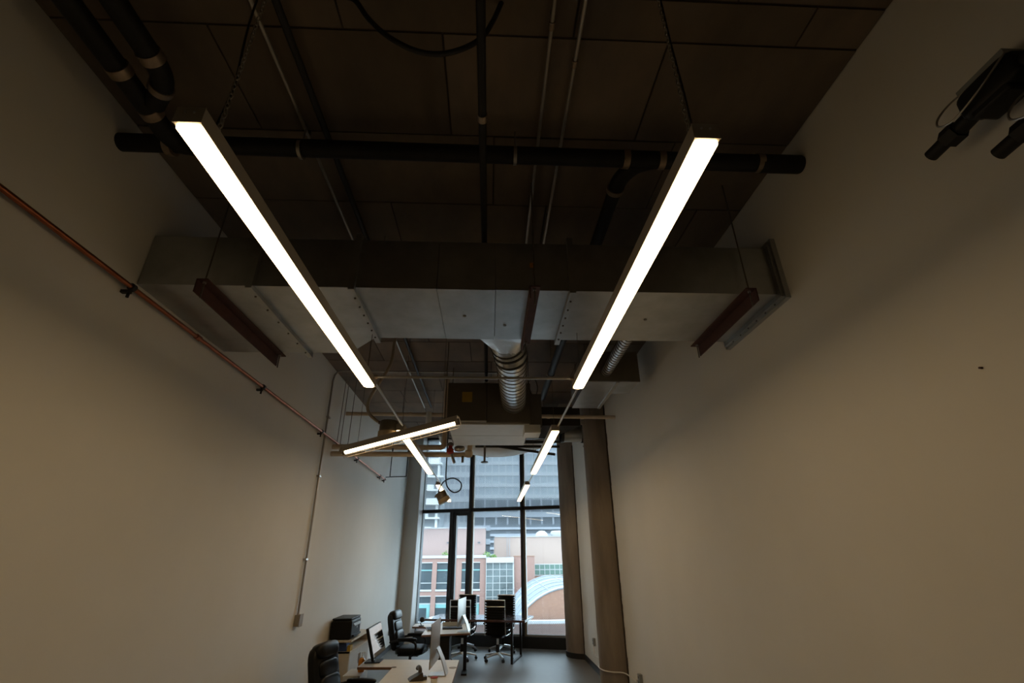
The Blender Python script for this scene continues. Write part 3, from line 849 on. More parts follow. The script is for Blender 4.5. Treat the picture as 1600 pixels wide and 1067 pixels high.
def can(name, c, tilt, cord, label, r=0.105):
    t = thing(name, label, 'lamp', c)
    Rm = Matrix.Rotation(tilt, 3, 'Y')
    m = MB().lathe([(r * 0.85, 0.16), (r * 0.9, 0.15), (r * 0.9, 0.05), (r * 0.86, 0.045)], n=24)
    m.v = [Rm @ p for p in m.v]
    part('body', m, 'can', t)
    m = MB().lathe([(r * 0.92, 0.05), (r, 0.045), (r, 0.0), (r * 0.94, -0.012), (r * 0.6, -0.02)], n=24)
    m.v = [Rm @ p for p in m.v]
    part('rim', m, 'can_ring', t)
    m = MB().cyl((-r * 0.5, 0, 0.13), (-r * 1.05, 0, 0.15), 0.018, 10)
    m.v = [Rm @ p for p in m.v]
    part('cord_fitting', m, 'rod', t)
    part('flexible_cord', cord, 'flex' if 'flexible' in label else 'rubber', t, local=False)
can('lamp_can', (-1.075, 4.92, 3.07), 0.0, MB().tube(spline([(-1.19, 4.92, 3.22), (-1.30, 4.92, 3.32), (-1.32, 4.92, 3.45), (-1.25, 4.92, 3.62), (-1.13, 4.92, 3.88), (-1.11, 4.92, 4.12), (-1.10, 4.92, H)], 6), 0.017, 10), 'round lamp can on a curved flexible conduit above the shop lamp')
can('lamp_can', (-0.75, 8.2, 2.77), -0.55, MB().tube(spline([(-0.86, 8.2, 2.86), (-0.845, 8.2, 2.97), (-0.77, 8.2, 3.09), (-0.62, 8.2, 3.14), (-0.49, 8.2, 3.06), (-0.50, 8.21, 2.95), (-0.60, 8.22, 2.91), (-0.70, 8.22, 2.98), (-0.745, 8.22, 3.11), (-0.75, 8.22, 3.48), (-0.75, 8.22, H)], 6), 0.011, 8), 'round lamp can dangling on a coiled black cable before the window', 0.10)

# ------------------------------------------------------------------ valves on the wall, upper corner
def valve(y, z, label, full):
    t = thing('actuated_valve', label, 'valve', (1.86, y, z), group='black valves on the wall')
    part('stub', MB().tube([(0, 0.0, -0.005), (0, -0.09, 0.0)], 0.027, 16), 'drain', t)
    part('hex_collar', MB().tube([(0, -0.08, 0), (0, -0.135, 0)], 0.043, 6), 'drain', t)
    part('neck', MB().tube([(0, -0.13, 0), (0, -0.23, 0.01)], 0.031, 16), 'drain', t)
    part('actuator', MB().pillow((-0.005, -0.30, 0.025), (0.105, 0.23, 0.125), 0.45), 'drain', t)
    part('actuator_base', B((-0.05, -0.36, -0.055), (0.05, -0.22, 0.02)), 'drain', t, bevel=0.01)
    part('pipe', MB().tube([(0, -0.38, 0.01), (0, -0.52, 0.015)], 0.042, 18), 'drain', t)
    part('union', MB().tube([(0, -0.48, 0.015), (0, -0.55, 0.018)], 0.055, 8), 'drain', t)
    part('pipe', MB().tube([(0, -0.54, 0.018), (0, -1.9, 0.05)], 0.03, 16), 'copper', t)
    part('mount_plate', B((0.05, -0.34, 0.085), (0.136, -0.15, 0.19)), 'plate', t)
    part('wall_bracket', B((0.0, -0.42, -0.02), (0.139, -0.38, 0.0)), 'conduit', t)
    cb = spline([(-0.055, -0.40, 0.07), (-0.085, -0.30, 0.0), (-0.085, -0.19, -0.02), (-0.07, -0.125, 0.02), (-0.04, -0.12, 0.08), (0.0, -0.17, 0.125), (0.04, -0.27, 0.13)], 6)
    part('cable', MB().tube(cb, 0.004, 6), 'conduit', t)
    part('cable', MB().tube(spline([(0.0, -0.42, 0.05), (0.06, -0.46, -0.03), (0.02, -0.52, -0.06), (0.03, -0.60, 0.0)], 6), 0.004, 6), 'rubber', t)
    return t
valve(1.395, 3.445, 'upper black motorised valve with a cable loop on the white wall', True)
valve(1.195, 3.245, 'lower black motorised valve on the white wall', True)
t = thing('valve_strut', 'short steel strut behind the black valves', 'bracket', (1.95, 1.1, 3.3))
part('channel', B((1.945, 1.05, 3.20), (1.985, 1.09, 3.52)), 'conduit', t, local=False)
solo('wall_anchor', MB().cyl((XR, 1.69, 2.59), (XR - 0.012, 1.69, 2.59), 0.005, 8), 'oxide', 'tiny brown screw stuck in the white wall', 'screw')

# ------------------------------------------------------------------ sockets and loose cable
def socket(x, y, z, nx, label):
    t = thing('wall_socket', label, 'socket', (x, y, z - 0.06))
    part('plate', B((0, -0.04, 0), (0.045, 0.04, 0.12)) if nx > 0 else B((-0.045, -0.04, 0), (0, 0.04, 0.12)), 'plate', t)
    for dz_ in (0.03, 0.085):
        part('outlet', MB().cyl((0.044 * nx, 0, dz_), (0.048 * nx, 0, dz_), 0.014, 12), 'rubber', t)
socket(XL, 12.68, 0.38, 1, 'grey socket plate on the copper pipe wall near the window')
socket(XR, 10.22, 0.47, -1, 'grey socket plate between the two columns')
solo('white_cable', MB().tube(spline([(1.94, 10.15, 0.44), (1.93, 9.9, 0.30), (1.90, 9.2, 0.38), (1.83, 8.70, 0.41), (1.71, 8.53, 0.41), (1.665, 8.35, 0.405), (1.70, 8.17, 0.40), (1.80, 8.02, 0.405), (1.93, 7.935, 0.41), (1.975, 7.75, 0.40), (1.975, 7.45, 0.40), (1.955, 7.33, 0.45)], 6), 0.008, 8), 'white_plastic', 'white cable slung around the foot of the nearer column', 'cable')
socket(XR, 7.27, 0.46, -1, 'small socket on the wall just before the nearer column')

# ------------------------------------------------------------------ conference table
TA = math.atan2(-0.585, 2.09)
tb = thing('conference_table', 'dark wood conference table on black steel legs by the window', 'table', (-0.18, 11.68, 0), TA)
part('table_top', B((-1.085, -0.465, 0.715), (1.085, 0.465, 0.755)), 'wood_dark', tb, bevel=0.004)
for sx in (-0.80, 0.80):
    g = MB()
    for y in (-0.42, 0.42):
        g.box((sx - 0.022, y - 0.022, 0.0), (sx + 0.022, y + 0.022, 0.714))
    g.box((sx - 0.022, -0.42, 0.0), (sx + 0.022, 0.42, 0.035)).box((sx - 0.022, -0.42, 0.68), (sx + 0.022, 0.42, 0.714))
    part('leg_frame', g, 'black_steel', tb)

def star_base(t, mat='chrome', r=0.30):
    part('gas_lift', MB().cyl((0, 0, 0.10), (0, 0, 0.42), 0.025, 14), mat, t)
    part('lift_cover', MB().cyl((0, 0, 0.12), (0, 0, 0.28), 0.036, 14), 'black_steel', t)
    for k in range(5):
        a = 2 * PI * k / 5 + 0.3
        c, s_ = math.cos(a), math.sin(a)
        lg = part('base_leg', MB().tube([(0.02 * c, 0.02 * s_, 0.125), (0.16 * c, 0.16 * s_, 0.105), (r * c, r * s_, 0.075)], [0.026, 0.021, 0.015], 8), mat, t)
        w = MB()
        for o_ in (-0.014, 0.014):
            ax = Vector((-s_, c, 0))
            p = Vector((r * c, r * s_, 0.028)) + ax * o_
            w.cyl(p - ax * 0.009, p + ax * 0.009, 0.028, 14)
        w.cyl((r * c, r * s_, 0.03), (r * c, r * s_, 0.075), 0.008, 8)
        part('caster', w, 'rubber', lg)

def ribbed_chair(loc, rotz, label):
    t = thing('office_chair', label, 'chair', loc, rotz, group='ribbed chairs around the conference table')
    star_base(t)
    part('seat_bracket', B((-0.12, -0.14, 0.40), (0.12, 0.14, 0.43)), 'black_steel', t, bevel=0.006)
    st = MB()
    for k in range(9):
        y = 0.24 - 0.053 * k
        st.pillow((0, y, 0.465 + 0.004 * abs(k - 4)), (0.43, 0.060, 0.05), 0.5, 16, 8)
    part('seat', st, 'ribbed', t)
    bk = MB()
    for k in range(13):
        z = 0.50 + 0.048 * k
        bk.pillow((0, -0.225 - 0.10 * (z - 0.48) - 0.02 * math.sin(PI * k / 12), z), (0.42, 0.042, 0.054), 0.5, 16, 8)
    part('backrest', bk, 'ribbed', t)
    for sx in (-0.218, 0.218):
        part('side_rail', MB().tube(spline([(sx, 0.26, 0.455), (sx, -0.15, 0.455), (sx, -0.225, 0.50), (sx, -0.255, 0.75), (sx, -0.29, 1.105)], 5), 0.008, 8), 'chrome', t)
        ar = part('armrest', MB().tube(spline([(sx, 0.13, 0.455), (sx * 1.18, 0.15, 0.56), (sx * 1.18, 0.14, 0.665), (sx * 1.18, 0.05, 0.685), (sx * 1.18, -0.17, 0.675), (sx * 1.05, -0.245, 0.66)], 5), 0.013, 8), 'black_steel', t)
        part('arm_pad', MB().pillow((sx * 1.18, -0.02, 0.69), (0.045, 0.26, 0.025), 0.5), 'leather', ar)
    part('rear_crossbar', MB().cyl((-0.218, -0.305, 0.985), (0.218, -0.305, 0.985), 0.010, 8), 'chrome', t)
    part('top_rail', MB().cyl((-0.218, -0.29, 1.105), (0.218, -0.29, 1.105), 0.009, 8), 'chrome', t)
    return t
ch = ribbed_chair((0.20, 11.48, 0), TA + 0.02, 'ribbed black chair on the near side of the table, by the table leg')
dup(ch, (-0.545, 11.62, 0), TA + 0.10, 'ribbed black chair on the near side of the table, behind the slim computer')
dup(ch, (0.33, 12.42, 0), TA + PI - 0.05, 'ribbed black chair beyond the table, facing the chair by the table leg')
dup(ch, (-0.55, 12.68, 0), TA + PI + 0.12, 'ribbed black chair beyond the table, closest to the window casement')

# ------------------------------------------------------------------ leather chairs
def leather_chair(loc, rotz, label):
    t = thing('executive_chair', label, 'chair', loc, rotz, group='padded leather desk chairs')
    t.scale = (1, 1, 0.935)
    star_base(t, 'black_steel', 0.32)
    part('seat', MB().pillow((0, 0.02, 0.47), (0.53, 0.52, 0.14), 0.45), 'leather', t)
    part('seat_plate', B((-0.16, -0.18, 0.385), (0.16, 0.18, 0.405)), 'black_steel', t)
    rk = Matrix.Rotation(0.22, 3, 'X')
    part('backrest', MB().pillow((0, -0.30, 0.78), (0.53, 0.12, 0.64), 0.42, 24, 14, rk), 'leather', t)
    part('lumbar_cushion', MB().pillow((0, -0.225, 0.67), (0.42, 0.10, 0.26), 0.5, 20, 12, rk), 'leather', t)
    part('upper_cushion', MB().pillow((0, -0.275, 0.86), (0.40, 0.09, 0.18), 0.5, 20, 12, rk), 'leather', t)
    part('headrest', MB().pillow((0, -0.325, 1.04), (0.44, 0.15, 0.17), 0.55, 20, 12, rk), 'leather', t)
    for sx in (-0.30, 0.30):
        a = part('armrest', MB().tube(spline([(sx * 0.8, 0.10, 0.41), (sx, 0.16, 0.47), (sx, 0.17, 0.60), (sx, 0.05, 0.655), (sx, -0.16, 0.65), (sx * 0.9, -0.30, 0.62)], 5), 0.020, 10), 'black_steel', t)
        part('arm_pad', MB().pillow((sx, 0.01, 0.675), (0.085, 0.36, 0.055), 0.6), 'leather', a)
    return t
lc = leather_chair((-1.53, 6.33, 0), -PI / 2 - 0.22, 'padded black leather chair at the nearest desk beside the cream cabinet')
dup(lc, (-1.38, 9.95, 0), -PI / 2 - 0.15, 'padded black leather chair at the farther desk near the window pier')

# ------------------------------------------------------------------ desks
def desk(loc, label, poly, foot):
    t = thing('desk', label, 'desk', loc)
    part('desk_top', MB().prism(poly, 0.712, 0.74), 'desk', t)
    cx = sum(p[0] for p in poly) / len(poly)
    cy = sum(p[1] for p in poly) / len(poly)
    n = len(poly)
    for i in range(n):
        a, b = Vector((*poly[i], 0)), Vector((*poly[(i + 1) % n], 0))
        nrm = Vector(((b - a).y, -(b - a).x, 0)).normalized() * 0.004
        q = [a - nrm * 0.2, b - nrm * 0.2, b + nrm, a + nrm]
        part('edge_band', MB().prism([(p.x, p.y) for p in q], 0.7125, 0.7385), 'desk_edge', t)
    for (x, y) in foot:
        part('leg', MB().box((x - 0.03, y - 0.03, 0.03), (x + 0.03, y + 0.03, 0.712)).box((x - 0.05, y - 0.30, 0.0), (x + 0.05, y + 0.04, 0.03)), 'black_steel', t, bevel=0.004)
    return t
d1 = desk((-0.75, 6.2, 0), 'nearest white desk with a brown edge and a side wing', [(0.38, -1.0), (0.385, 0.88), (-0.72, 1.02), (-0.80, 0.98), (-0.80, 0.56), (-0.375, 0.52), (-0.385, -1.0)], ((0.28, -0.7), (0.28, 0.78), (-0.3, 0.7)))
part('cable_grommet', MB().lathe([(0.045, 0.740), (0.045, 0.743), (0.03, 0.744)], (0.34, 0.42, 0), 16), 'grey_plastic', d1)
part('cable_grommet', MB().lathe([(0.03, 0.740), (0.03, 0.744), (0.02, 0.745)], (-0.36, 0.50, 0), 16), 'rod', d1)
d2 = desk((-0.72, 10.0, 0), 'farther white desk beside the leather chair near the window pier', [(0.40, -0.55), (0.36, 0.75), (-0.72, 0.85), (-0.72, 0.40), (-0.42, 0.3), (-0.40, -0.72)], ((0.29, 0.45), (-0.3, 0.6)))
pd = part('drawer_pedestal', B((-0.12, -0.52, 0.03), (0.06, 0.0, 0.68)), 'black_steel', d2, bevel=0.005)
for k in range(3):
    part('drawer_front', B((-0.11, -0.527, 0.06 + 0.205 * k), (0.05, -0.519, 0.255 + 0.205 * k)), 'black_steel', pd)

# ------------------------------------------------------------------ slim computers
def computer(loc, rotz, label):
    # local: the screen faces -X, width along Y
    t = thing('computer', label, 'computer', loc, rotz, group='slim aluminium desktop computers')
    rk = Matrix.Rotation(0.06, 3, 'Y')
    rings = []
    for x, ins in ((-0.006, 0.0), (0.0, 0.0), (0.012, 0.10), (0.024, 0.19)):
        w, z0, z1 = 0.325 - ins * 0.9, 0.10 + ins * 0.5, 0.516 - ins * 0.7
        rings.append([(x, -w, z0), (x, w, z0), (x, w, z1), (x, -w, z1)])
    part('shell', MB().loft(rings), 'silver', t)
    part('screen', B((-0.009, -0.32, 0.175), (-0.005, 0.32, 0.511)), 'screen', t)
    part('chin', B((-0.010, -0.325, 0.10), (-0.004, 0.325, 0.172)), 'silver', t)
    st = MB()
    st.loft([[(0.135, -0.10, 0.006), (0.135, 0.10, 0.006), (0.143, 0.10, 0.012), (0.143, -0.10, 0.012)],
             [(0.085, -0.095, 0.14), (0.085, 0.095, 0.14), (0.093, 0.095, 0.145), (0.093, -0.095, 0.145)],
             [(0.030, -0.09, 0.245), (0.030, 0.09, 0.245), (0.036, 0.09, 0.252), (0.036, -0.09, 0.252)],
             [(0.012, -0.085, 0.25), (0.012, 0.085, 0.25), (0.014, 0.085, 0.258), (0.014, -0.085, 0.258)]])
    part('stand_arm', st, 'silver', t)
    part('stand_foot', B((-0.055, -0.10, 0.0), (0.143, 0.10, 0.008)), 'silver', t, bevel=0.003)
    return t
pc = computer((-0.592, 6.27, 0.742), -0.055, 'slim silver desktop computer seen from behind on the nearest desk')
dup(pc, (-0.47, 9.62, 0.742), -0.17, 'slim silver desktop computer on the farther desk before the ribbed chair')
# dark monitor facing across the room
mo = thing('monitor', 'glossy black monitor reflecting the window on the wing of the nearest desk', 'monitor', (-1.42, 7.0, 0.742))
rk = Matrix.Rotation(-0.30, 3, 'Y')
sc = MB().box((-0.02, -0.28, 0.05), (0.012, 0.44, 0.40), rk)
part('back_shell', sc, 'printer', mo, bevel=0.006)
sm = B((0.012, -0.265, 0.062), (0.0155, 0.425, 0.388))
cc = Vector((-0.004, 0.08, 0.225))
sm.v = [rk @ (p - cc) + cc for p in sm.v]
part('screen', sm, 'screen', mo)
part('stand_neck', B((-0.03, 0.03, 0.005), (0.0, 0.11, 0.12)), 'printer', mo)
part('stand_foot', B((-0.10, -0.05, 0.0), (0.09, 0.19, 0.012)), 'printer', mo, bevel=0.003)

# things on the desks
ph = thing('desk_phone', 'small dark bronze telephone on the nearest desk', 'telephone', (-0.75, 6.04, 0.742), 0.3)
part('base', MB().loft([[(-0.09, -0.07, 0), (0.06, -0.07, 0), (0.06, 0.07, 0), (-0.09, 0.07, 0)], [(-0.07, -0.07, 0.018), (0.05, -0.065, 0.07), (0.05, 0.065, 0.07), (-0.07, 0.07, 0.018)]]), 'bronze', ph, bevel=0.005)
part('handset', MB().tube(spline([(0.015, -0.085, 0.085), (0.02, -0.04, 0.105), (0.02, 0.04, 0.105), (0.015, 0.085, 0.085)], 4), [0.02] * 13, 8), 'bronze', ph)
part('rest', B((0.05, -0.05, 0.0), (0.10, 0.03, 0.03)), 'bronze', ph, bevel=0.005)
lt = thing('laptop', 'open dark laptop lying on the farther desk', 'laptop', (-0.66, 10.05, 0.742), 0.1)
part('keyboard_base', B((-0.18, -0.12, 0.0), (0.18, 0.12, 0.018)), 'printer', lt, bevel=0.004)
part('lid', MB().box((-0.18, 0.115, 0.012), (0.18, 0.127, 0.10), Matrix.Rotation(-0.9, 3, 'X')), 'plate', lt)
kb = thing('keyboard', 'flat dark keyboard beside the leather chair on the farther desk', 'keyboard', (-1.05, 9.95, 0.742), 0.2)
part('deck', B((-0.07, -0.21, 0), (0.07, 0.21, 0.015)), 'plate', kb, bevel=0.003)
for i in range(4):
    for j in range(12):
        part('key', B((-0.058 + i * 0.03, -0.195 + j * 0.033, 0.015), (-0.034 + i * 0.03, -0.168 + j * 0.033, 0.020)), 'rubber', kb)
mc = thing('desk_microphone', 'small round black desk microphone on a thin stem on the farther desk', 'microphone', (-1.27, 10.4, 0.742))
part('foot', MB().lathe([(0.05, 0.0), (0.05, 0.012), (0.015, 0.02)], n=16), 'rubber', mc)
part('stem', MB().tube(spline([(0, 0, 0.015), (-0.02, 0, 0.06), (0.0, -0.01, 0.09)], 4), 0.008, 8), 'rubber', mc)
part('head', MB().pillow((0.01, -0.01, 0.11), (0.10, 0.09, 0.09), 1.0), 'rubber', mc)
cu = thing('paper_cup', 'pale cup with a dark red lid on the nearest desk edge', 'cup', (-0.545, 5.80, 0.742))
part('cup', MB().lathe([(0.030, 0.0), (0.037, 0.06)], n=18), 'clear', cu)
part('lid', MB().lathe([(0.039, 0.058), (0.039, 0.064), (0.033, 0.069)], n=18), 'red', cu)

# ------------------------------------------------------------------ cabinet, printer and what stands there
cb = thing('storage_cabinet', 'cream storage cabinet with an open shelf against the copper pipe wall', 'cabinet', (-2.1, 8.5, 0))
part('side_panel', B((-2.27, 7.92, 0.0), (-1.95, 7.945, 0.72)), 'cabinet', cb, local=False)
part('side_panel', B((-2.27, 9.07, 0.0), (-1.95, 9.095, 0.835)), 'cabinet', cb, local=False)
part('carcass', B((-2.27, 7.945, 0.04), (-1.965, 9.07, 0.70)), 'cabinet', cb, local=False)
part('shelf', B((-2.27, 7.92, 0.70), (-1.945, 9.095, 0.72)), 'cabinet', cb, local=False)
part('top', B((-2.275, 7.90, 0.835), (-1.935, 9.11, 0.858)), 'cabinet', cb, local=False, bevel=0.002)
part('back_panel', B((-2.275, 7.945, 0.72), (-2.262, 9.07, 0.835)), 'cabinet', cb, local=False)
part('post', B((-2.27, 7.92, 0.72), (-2.23, 7.945, 0.835)), 'cabinet', cb, local=False)
for k in range(2):
    o = part('door', B((-1.965, 7.95 + 0.56 * k, 0.05), (-1.947, 8.50 + 0.56 * k, 0.695)), 'cab_front', cb, local=False)
    g = B((-1.947, 8.46 + 0.08 * k, 0.50), (-1.935, 8.475 + 0.08 * k, 0.62))
    g.v = [p - Vector(cb.location) for p in g.v]
    part('handle', g, 'conduit', o)
pr = thing('printer', 'bulky black printer on the cream cabinet', 'printer', (-2.1, 8.22, 0.858))
part('body', B((-0.165, -0.27, 0.0), (0.13, 0.27, 0.245)), 'printer', pr, bevel=0.025)
part('scanner_lid', B((-0.16, -0.265, 0.245), (0.12, 0.265, 0.268)), 'printer', pr, bevel=0.010)
part('control_panel', MB().box((0.10, -0.16, 0.17), (0.155, 0.20, 0.19), Matrix.Rotation(0.9, 3, 'Y')), 'plate', pr)
part('output_tray', B((0.10, -0.20, 0.03), (0.16, 0.20, 0.055)), 'printer', pr, bevel=0.004)
part('badge', MB().cyl((0.129, 0.05, 0.13), (0.134, 0.05, 0.13), 0.018, 14), 'screw', pr)
solo('carton', B((-2.21, 7.97, 0.72), (-2.02, 8.16, 0.815)), 'blue', 'blue carton on the open shelf under the printer', 'box')
solo('carton', B((-2.00, 7.96, 0.72), (-1.955, 8.08, 0.79)), 'ycarton', 'small yellow carton on the open shelf beside the blue one', 'box')
pe = thing('side_pedestal', 'low grey pedestal holding the amber bottle behind the leather chair', 'cabinet', (-1.62, 7.25, 0))
part('body', B((-0.17, -0.20, 0.03), (0.045, 0.22, 0.60)), 'cab_front', pe, bevel=0.004)
for k in range(3):
    part('drawer', B((-0.16, -0.208, 0.06 + 0.18 * k), (0.035, -0.199, 0.225 + 0.18 * k)), 'cab_front', pe)
part('plinth', B((-0.16, -0.18, 0.0), (0.035, 0.21, 0.03)), 'black_base', pe)
bo = thing('pump_bottle', 'amber pump bottle with a white nozzle behind the chair arm', 'bottle', (-1.56 - 0.06, 7.27, 0.60))
part('bottle', MB().lathe([(0.036, 0.0), (0.040, 0.01), (0.040, 0.12), (0.034, 0.14), (0.016, 0.155)], n=18), 'amber', bo)
part('pump', MB().lathe([(0.018, 0.15), (0.018, 0.165), (0.006, 0.17), (0.006, 0.20), (0.012, 0.203), (0.012, 0.213)], n=12), 'clear', bo)
part('nozzle', MB().cyl((0, 0, 0.208), (0.035, 0, 0.205), 0.005, 8), 'clear', bo)

# ------------------------------------------------------------------ outside
solo('street_ground', B((-150, 16, -16.2), (150, 230, -16.0)), 'street', 'grey street and yards far below the window', 'ground', kind='structure')

bb = thing('brick_building', 'pink brick building with paired windows across the street', 'building', (-5, 66, -16))
def ep(name, a, b, mat, parent):
    m = B(a, b)
    off = Vector((-5, 66, -16)) if parent is bb or parent.parent is bb else None
    m.v = [p - off for p in m.v]
    return part(name, m, mat, parent)
FY = 66.0
wins = [(-12.5, -10.15), (-9.50, -7.15), (-6.57, -4.21), (-3.44, -1.13)]
rows = [(-1.535, 1.42), (-5.26, -2.31), (-9.0, -6.05)]
# the brick wall is laid as piers and bands around the window openings
xs = [-16.0] + [v for w in wins for v in w] + [-0.37]
for i in range(0, len(xs), 2):
    ep('brick_pier', (xs[i], FY, -16.0), (xs[i + 1], FY + 0.6, 1.98), 'brick', bb)
for (x0, x1) in wins:
    zs = [-16.0] + [v for r_ in reversed(rows) for v in r_] + [1.98]
    for i in range(0, len(zs), 2):
        ep('brick_band', (x0, FY, zs[i]), (x1, FY + 0.6, zs[i + 1]), 'brick', bb)
for ri, (z0, z1) in enumerate(rows):
    for wi, (x0, x1) in enumerate(wins):
        w = ep('window', (x0, FY + 0.25, z0), (x1, FY + 0.30, z1), 'ext_glass', bb)
        ep('sill', (x0 - 0.05, FY - 0.10, z0 - 0.20), (x1 + 0.05, FY + 0.3, z0), 'stone', w)
        ep('lintel', (x0, FY - 0.03, z1), (x1, FY + 0.2, z1 + 0.10), 'stone', w)
        zt = z1 - 0.75 if ri == 0 else z1 - 0.72
        ep('glazing_bar', (x0, FY + 0.18, zt - 0.13), (x1, FY + 0.26, zt), 'ext_frame' if ri else 'ext_teal', w)
        if ri == 0:
            ep('glazing_bar', (x0, FY + 0.18, z0 + 0.66), (x1, FY + 0.26, z0 + 0.75), 'ext_frame', w)
        else:
            ep('blind', (x0 + 0.05, FY + 0.20, z1 - 1.25), (x1 - 0.05, FY + 0.24, z1 - 0.84), 'ext_teal', w)
            ep('blind', (x1 - 0.45, FY + 0.20, z0), (x1 - 0.05, FY + 0.24, z1 - 1.25), 'ext_teal', w)
ep('parapet_cap', (-16, FY - 0.15, 1.98), (-0.37, FY + 0.8, 2.30), 'stone', bb)
ep('rear_mass', (-16, FY + 0.6, -16), (5.8, FY + 5, 1.9), 'brick', bb)
# glazed bay
by = thing('glazed_bay', 'grey glass bay with a white grid beside the brick windows', 'building', (1.4, 66, -16))
def bp(name, a, b, mat):
    m = B(a, b)
    m.v = [p - Vector((1.4, 66, -16)) for p in m.v]
    return part(name, m, mat, by)
bp('cap', (-0.37, 65.4, 1.40), (3.14, 66.6, 2.02), 'stone')
cols = [-0.34, 0.51, 1.36, 2.22, 3.02]
nr = 0
z = 1.40
while z > -9.0:
    for i in range(4):
        bp('pane', (cols[i] + 0.04, 65.72, z - 0.76 + 0.04), (cols[i + 1] - 0.04, 65.78, z - 0.04), 'ext_grey')
    bp('grid_bar', (-0.34, 65.66, z - 0.80), (3.06, 65.78, z - 0.73), 'ext_frame')
    z -= 0.76
for c_ in cols:
    bp('grid_post', (c_ - 0.04, 65.64, -9.2), (c_ + 0.04, 65.80, 1.40), 'ext_frame')
bp('base', (-0.37, 65.6, -16), (3.14, 66, -9.2), 'brick')
bp('return_wall', (3.06, 65.6, -16), (3.16, 66.0, 1.4), 'stone')
rbk = thing('brick_annex', 'plain pink brick block between the glass bay and the vault', 'building', (4.5, 66, -16))
part('wall', B((3.16, 66.0, -16), (5.82, 66.6, 2.16)), 'brick', rbk, local=False)
part('parapet', B((3.16, 65.95, 2.10), (5.86, 66.6, 2.2)), 'brick2', rbk, local=False)
# penthouse block
pn = thing('penthouse_block', 'lilac rooftop block above the pink brick building', 'building', (-7, 72, -16))
part('wall', B((-16, 72, -16), (-0.55, 80, 5.80)), 'lilac', pn, local=False)
part('roof_cap', B((-16, 71.9, 5.80), (-0.50, 80, 5.98)), 'stone', pn, local=False)
for x in (-6.1, -1.75):
    v = part('vent', B((x, 71.93, 3.75), (x + 0.62, 72.0, 4.30)), 'lilac', pn, local=False)
    m = B((x + 0.12, 71.91, 3.85), (x + 0.50, 71.95, 4.05))
    m.v = [p - Vector((-7, 72, -16)) for p in m.v]
    part('louvre', m, 'tower_dark', v)
def shrub(x, y, z, r, h, label):
    t = thing('roof_shrub', label, 'shrub', (x, y, z), group='shrubs on the brick roof')
    m = MB()
    for k in range(150):
        a, q, s_ = random.uniform(0, 2 * PI), random.uniform(0, 1) ** 0.5, random.uniform(0.06, 0.13)
        zz = random.uniform(0, h) * (1 - 0.5 * q)
        c = Vector((r * q * math.cos(a), r * q * math.sin(a), 0.1 + zz))
        u = Vector((random.uniform(-1, 1), random.uniform(-1, 1), random.uniform(-1, 1))).normalized()
        w = u.orthogonal().normalized()
        m.add([c - u * s_, c + w * s_ * 0.5, c + u * s_, c - w * s_ * 0.5], [(0, 1, 2, 3)])
    o = part('foliage', m, 'leaf', t, smooth=False)
    o['kind'] = 'stuff'
    part('stem', MB().cyl((0, 0, -0.1), (0, 0, 0.4), 0.03, 6), 'conc', t)
shrub(-5.7, 68.5, 2.0, 0.55, 1.0, 'green roof shrub before the lilac block, near the casement post')
shrub(-0.35, 68.5, 2.0, 0.5, 0.85, 'yellowish roof shrub at the corner above the glass bay')
shrub(0.6, 68.5, 1.9, 0.4, 0.5, 'low roof shrub just above the glass bay cap')
# cream block with ladder
cr = thing('cream_block', 'broad cream rendered building behind the brick annex', 'building', (10, 76, -16))
part('wall', B((0.82, 76, -16), (30, 90, 4.84)), 'cream', cr, local=False)
part('coping', B((0.78, 75.9, 4.80), (30.1, 90, 4.93)), 'stone', cr, local=False)
ld = thing('wall_ladder', 'thin steel ladder on the cream building', 'ladder', (2.83, 75.7, 1.9))
for s_ in (-0.2, 0.2):
    part('rail', MB().cyl((s_, 0, 0), (s_, 0, 3.7), 0.03, 6), 'tower_mid', ld)
for k in range(11):
    part('rung', MB().cyl((-0.2, 0, 0.2 + 0.33 * k), (0.2, 0, 0.2 + 0.33 * k), 0.022, 6), 'tower_mid', ld)
dv = thing('roof_dome', 'small pale roof dome on the cream building', 'roof unit', (8.3, 80, 4.93))
part('dome', MB().lathe([(1.0, 0), (1.0, 0.25), (0.85, 0.6), (0.5, 0.85), (0.1, 0.95)], n=20), 'tower_pale', dv)
dv2 = thing('roof_dome', 'long pale roof housing on the cream building next to the dome', 'roof unit', (10.9, 80, 4.93))
part('housing', MB().pillow((0, 0, 0.45), (2.4, 1.2, 1.0), 0.6), 'stone', dv2)
# green skylight band
sk = thing('skylight', 'green glass skylight strip with white bars above the vault', 'skylight', (8.5, 70, -0.1))
tl_ = Matrix.Rotation(-0.5, 3, 'X')
for i in range(7):
    for j in range(2):
        m = MB().box((-2.3 + 0.68 * i, -0.03, 0.62 * j), (-2.3 + 0.68 * i + 0.6, 0.03, 0.62 * j + 0.54))
        part('pane', m, 'ext_green', sk)
    part('bar', B((-2.38 + 0.68 * i, -0.06, -0.05), (-2.30 + 0.68 * i, 0.04, 1.3)), 'ext_frame', sk)
for z_ in (-0.15, 0.54, 1.18):
    part('rail', B((-2.4, -0.07, z_), (2.5, 0.05, z_ + 0.10)), 'ext_frame', sk)
part('brick_base', B((-2.7, 0.0, -15.9), (3.5, 1.0, -0.14)), 'brick2', sk)
part('side_wall', B((-2.75, 0.05, -0.15), (3.5, 1.0, 1.3)), 'cream', sk)
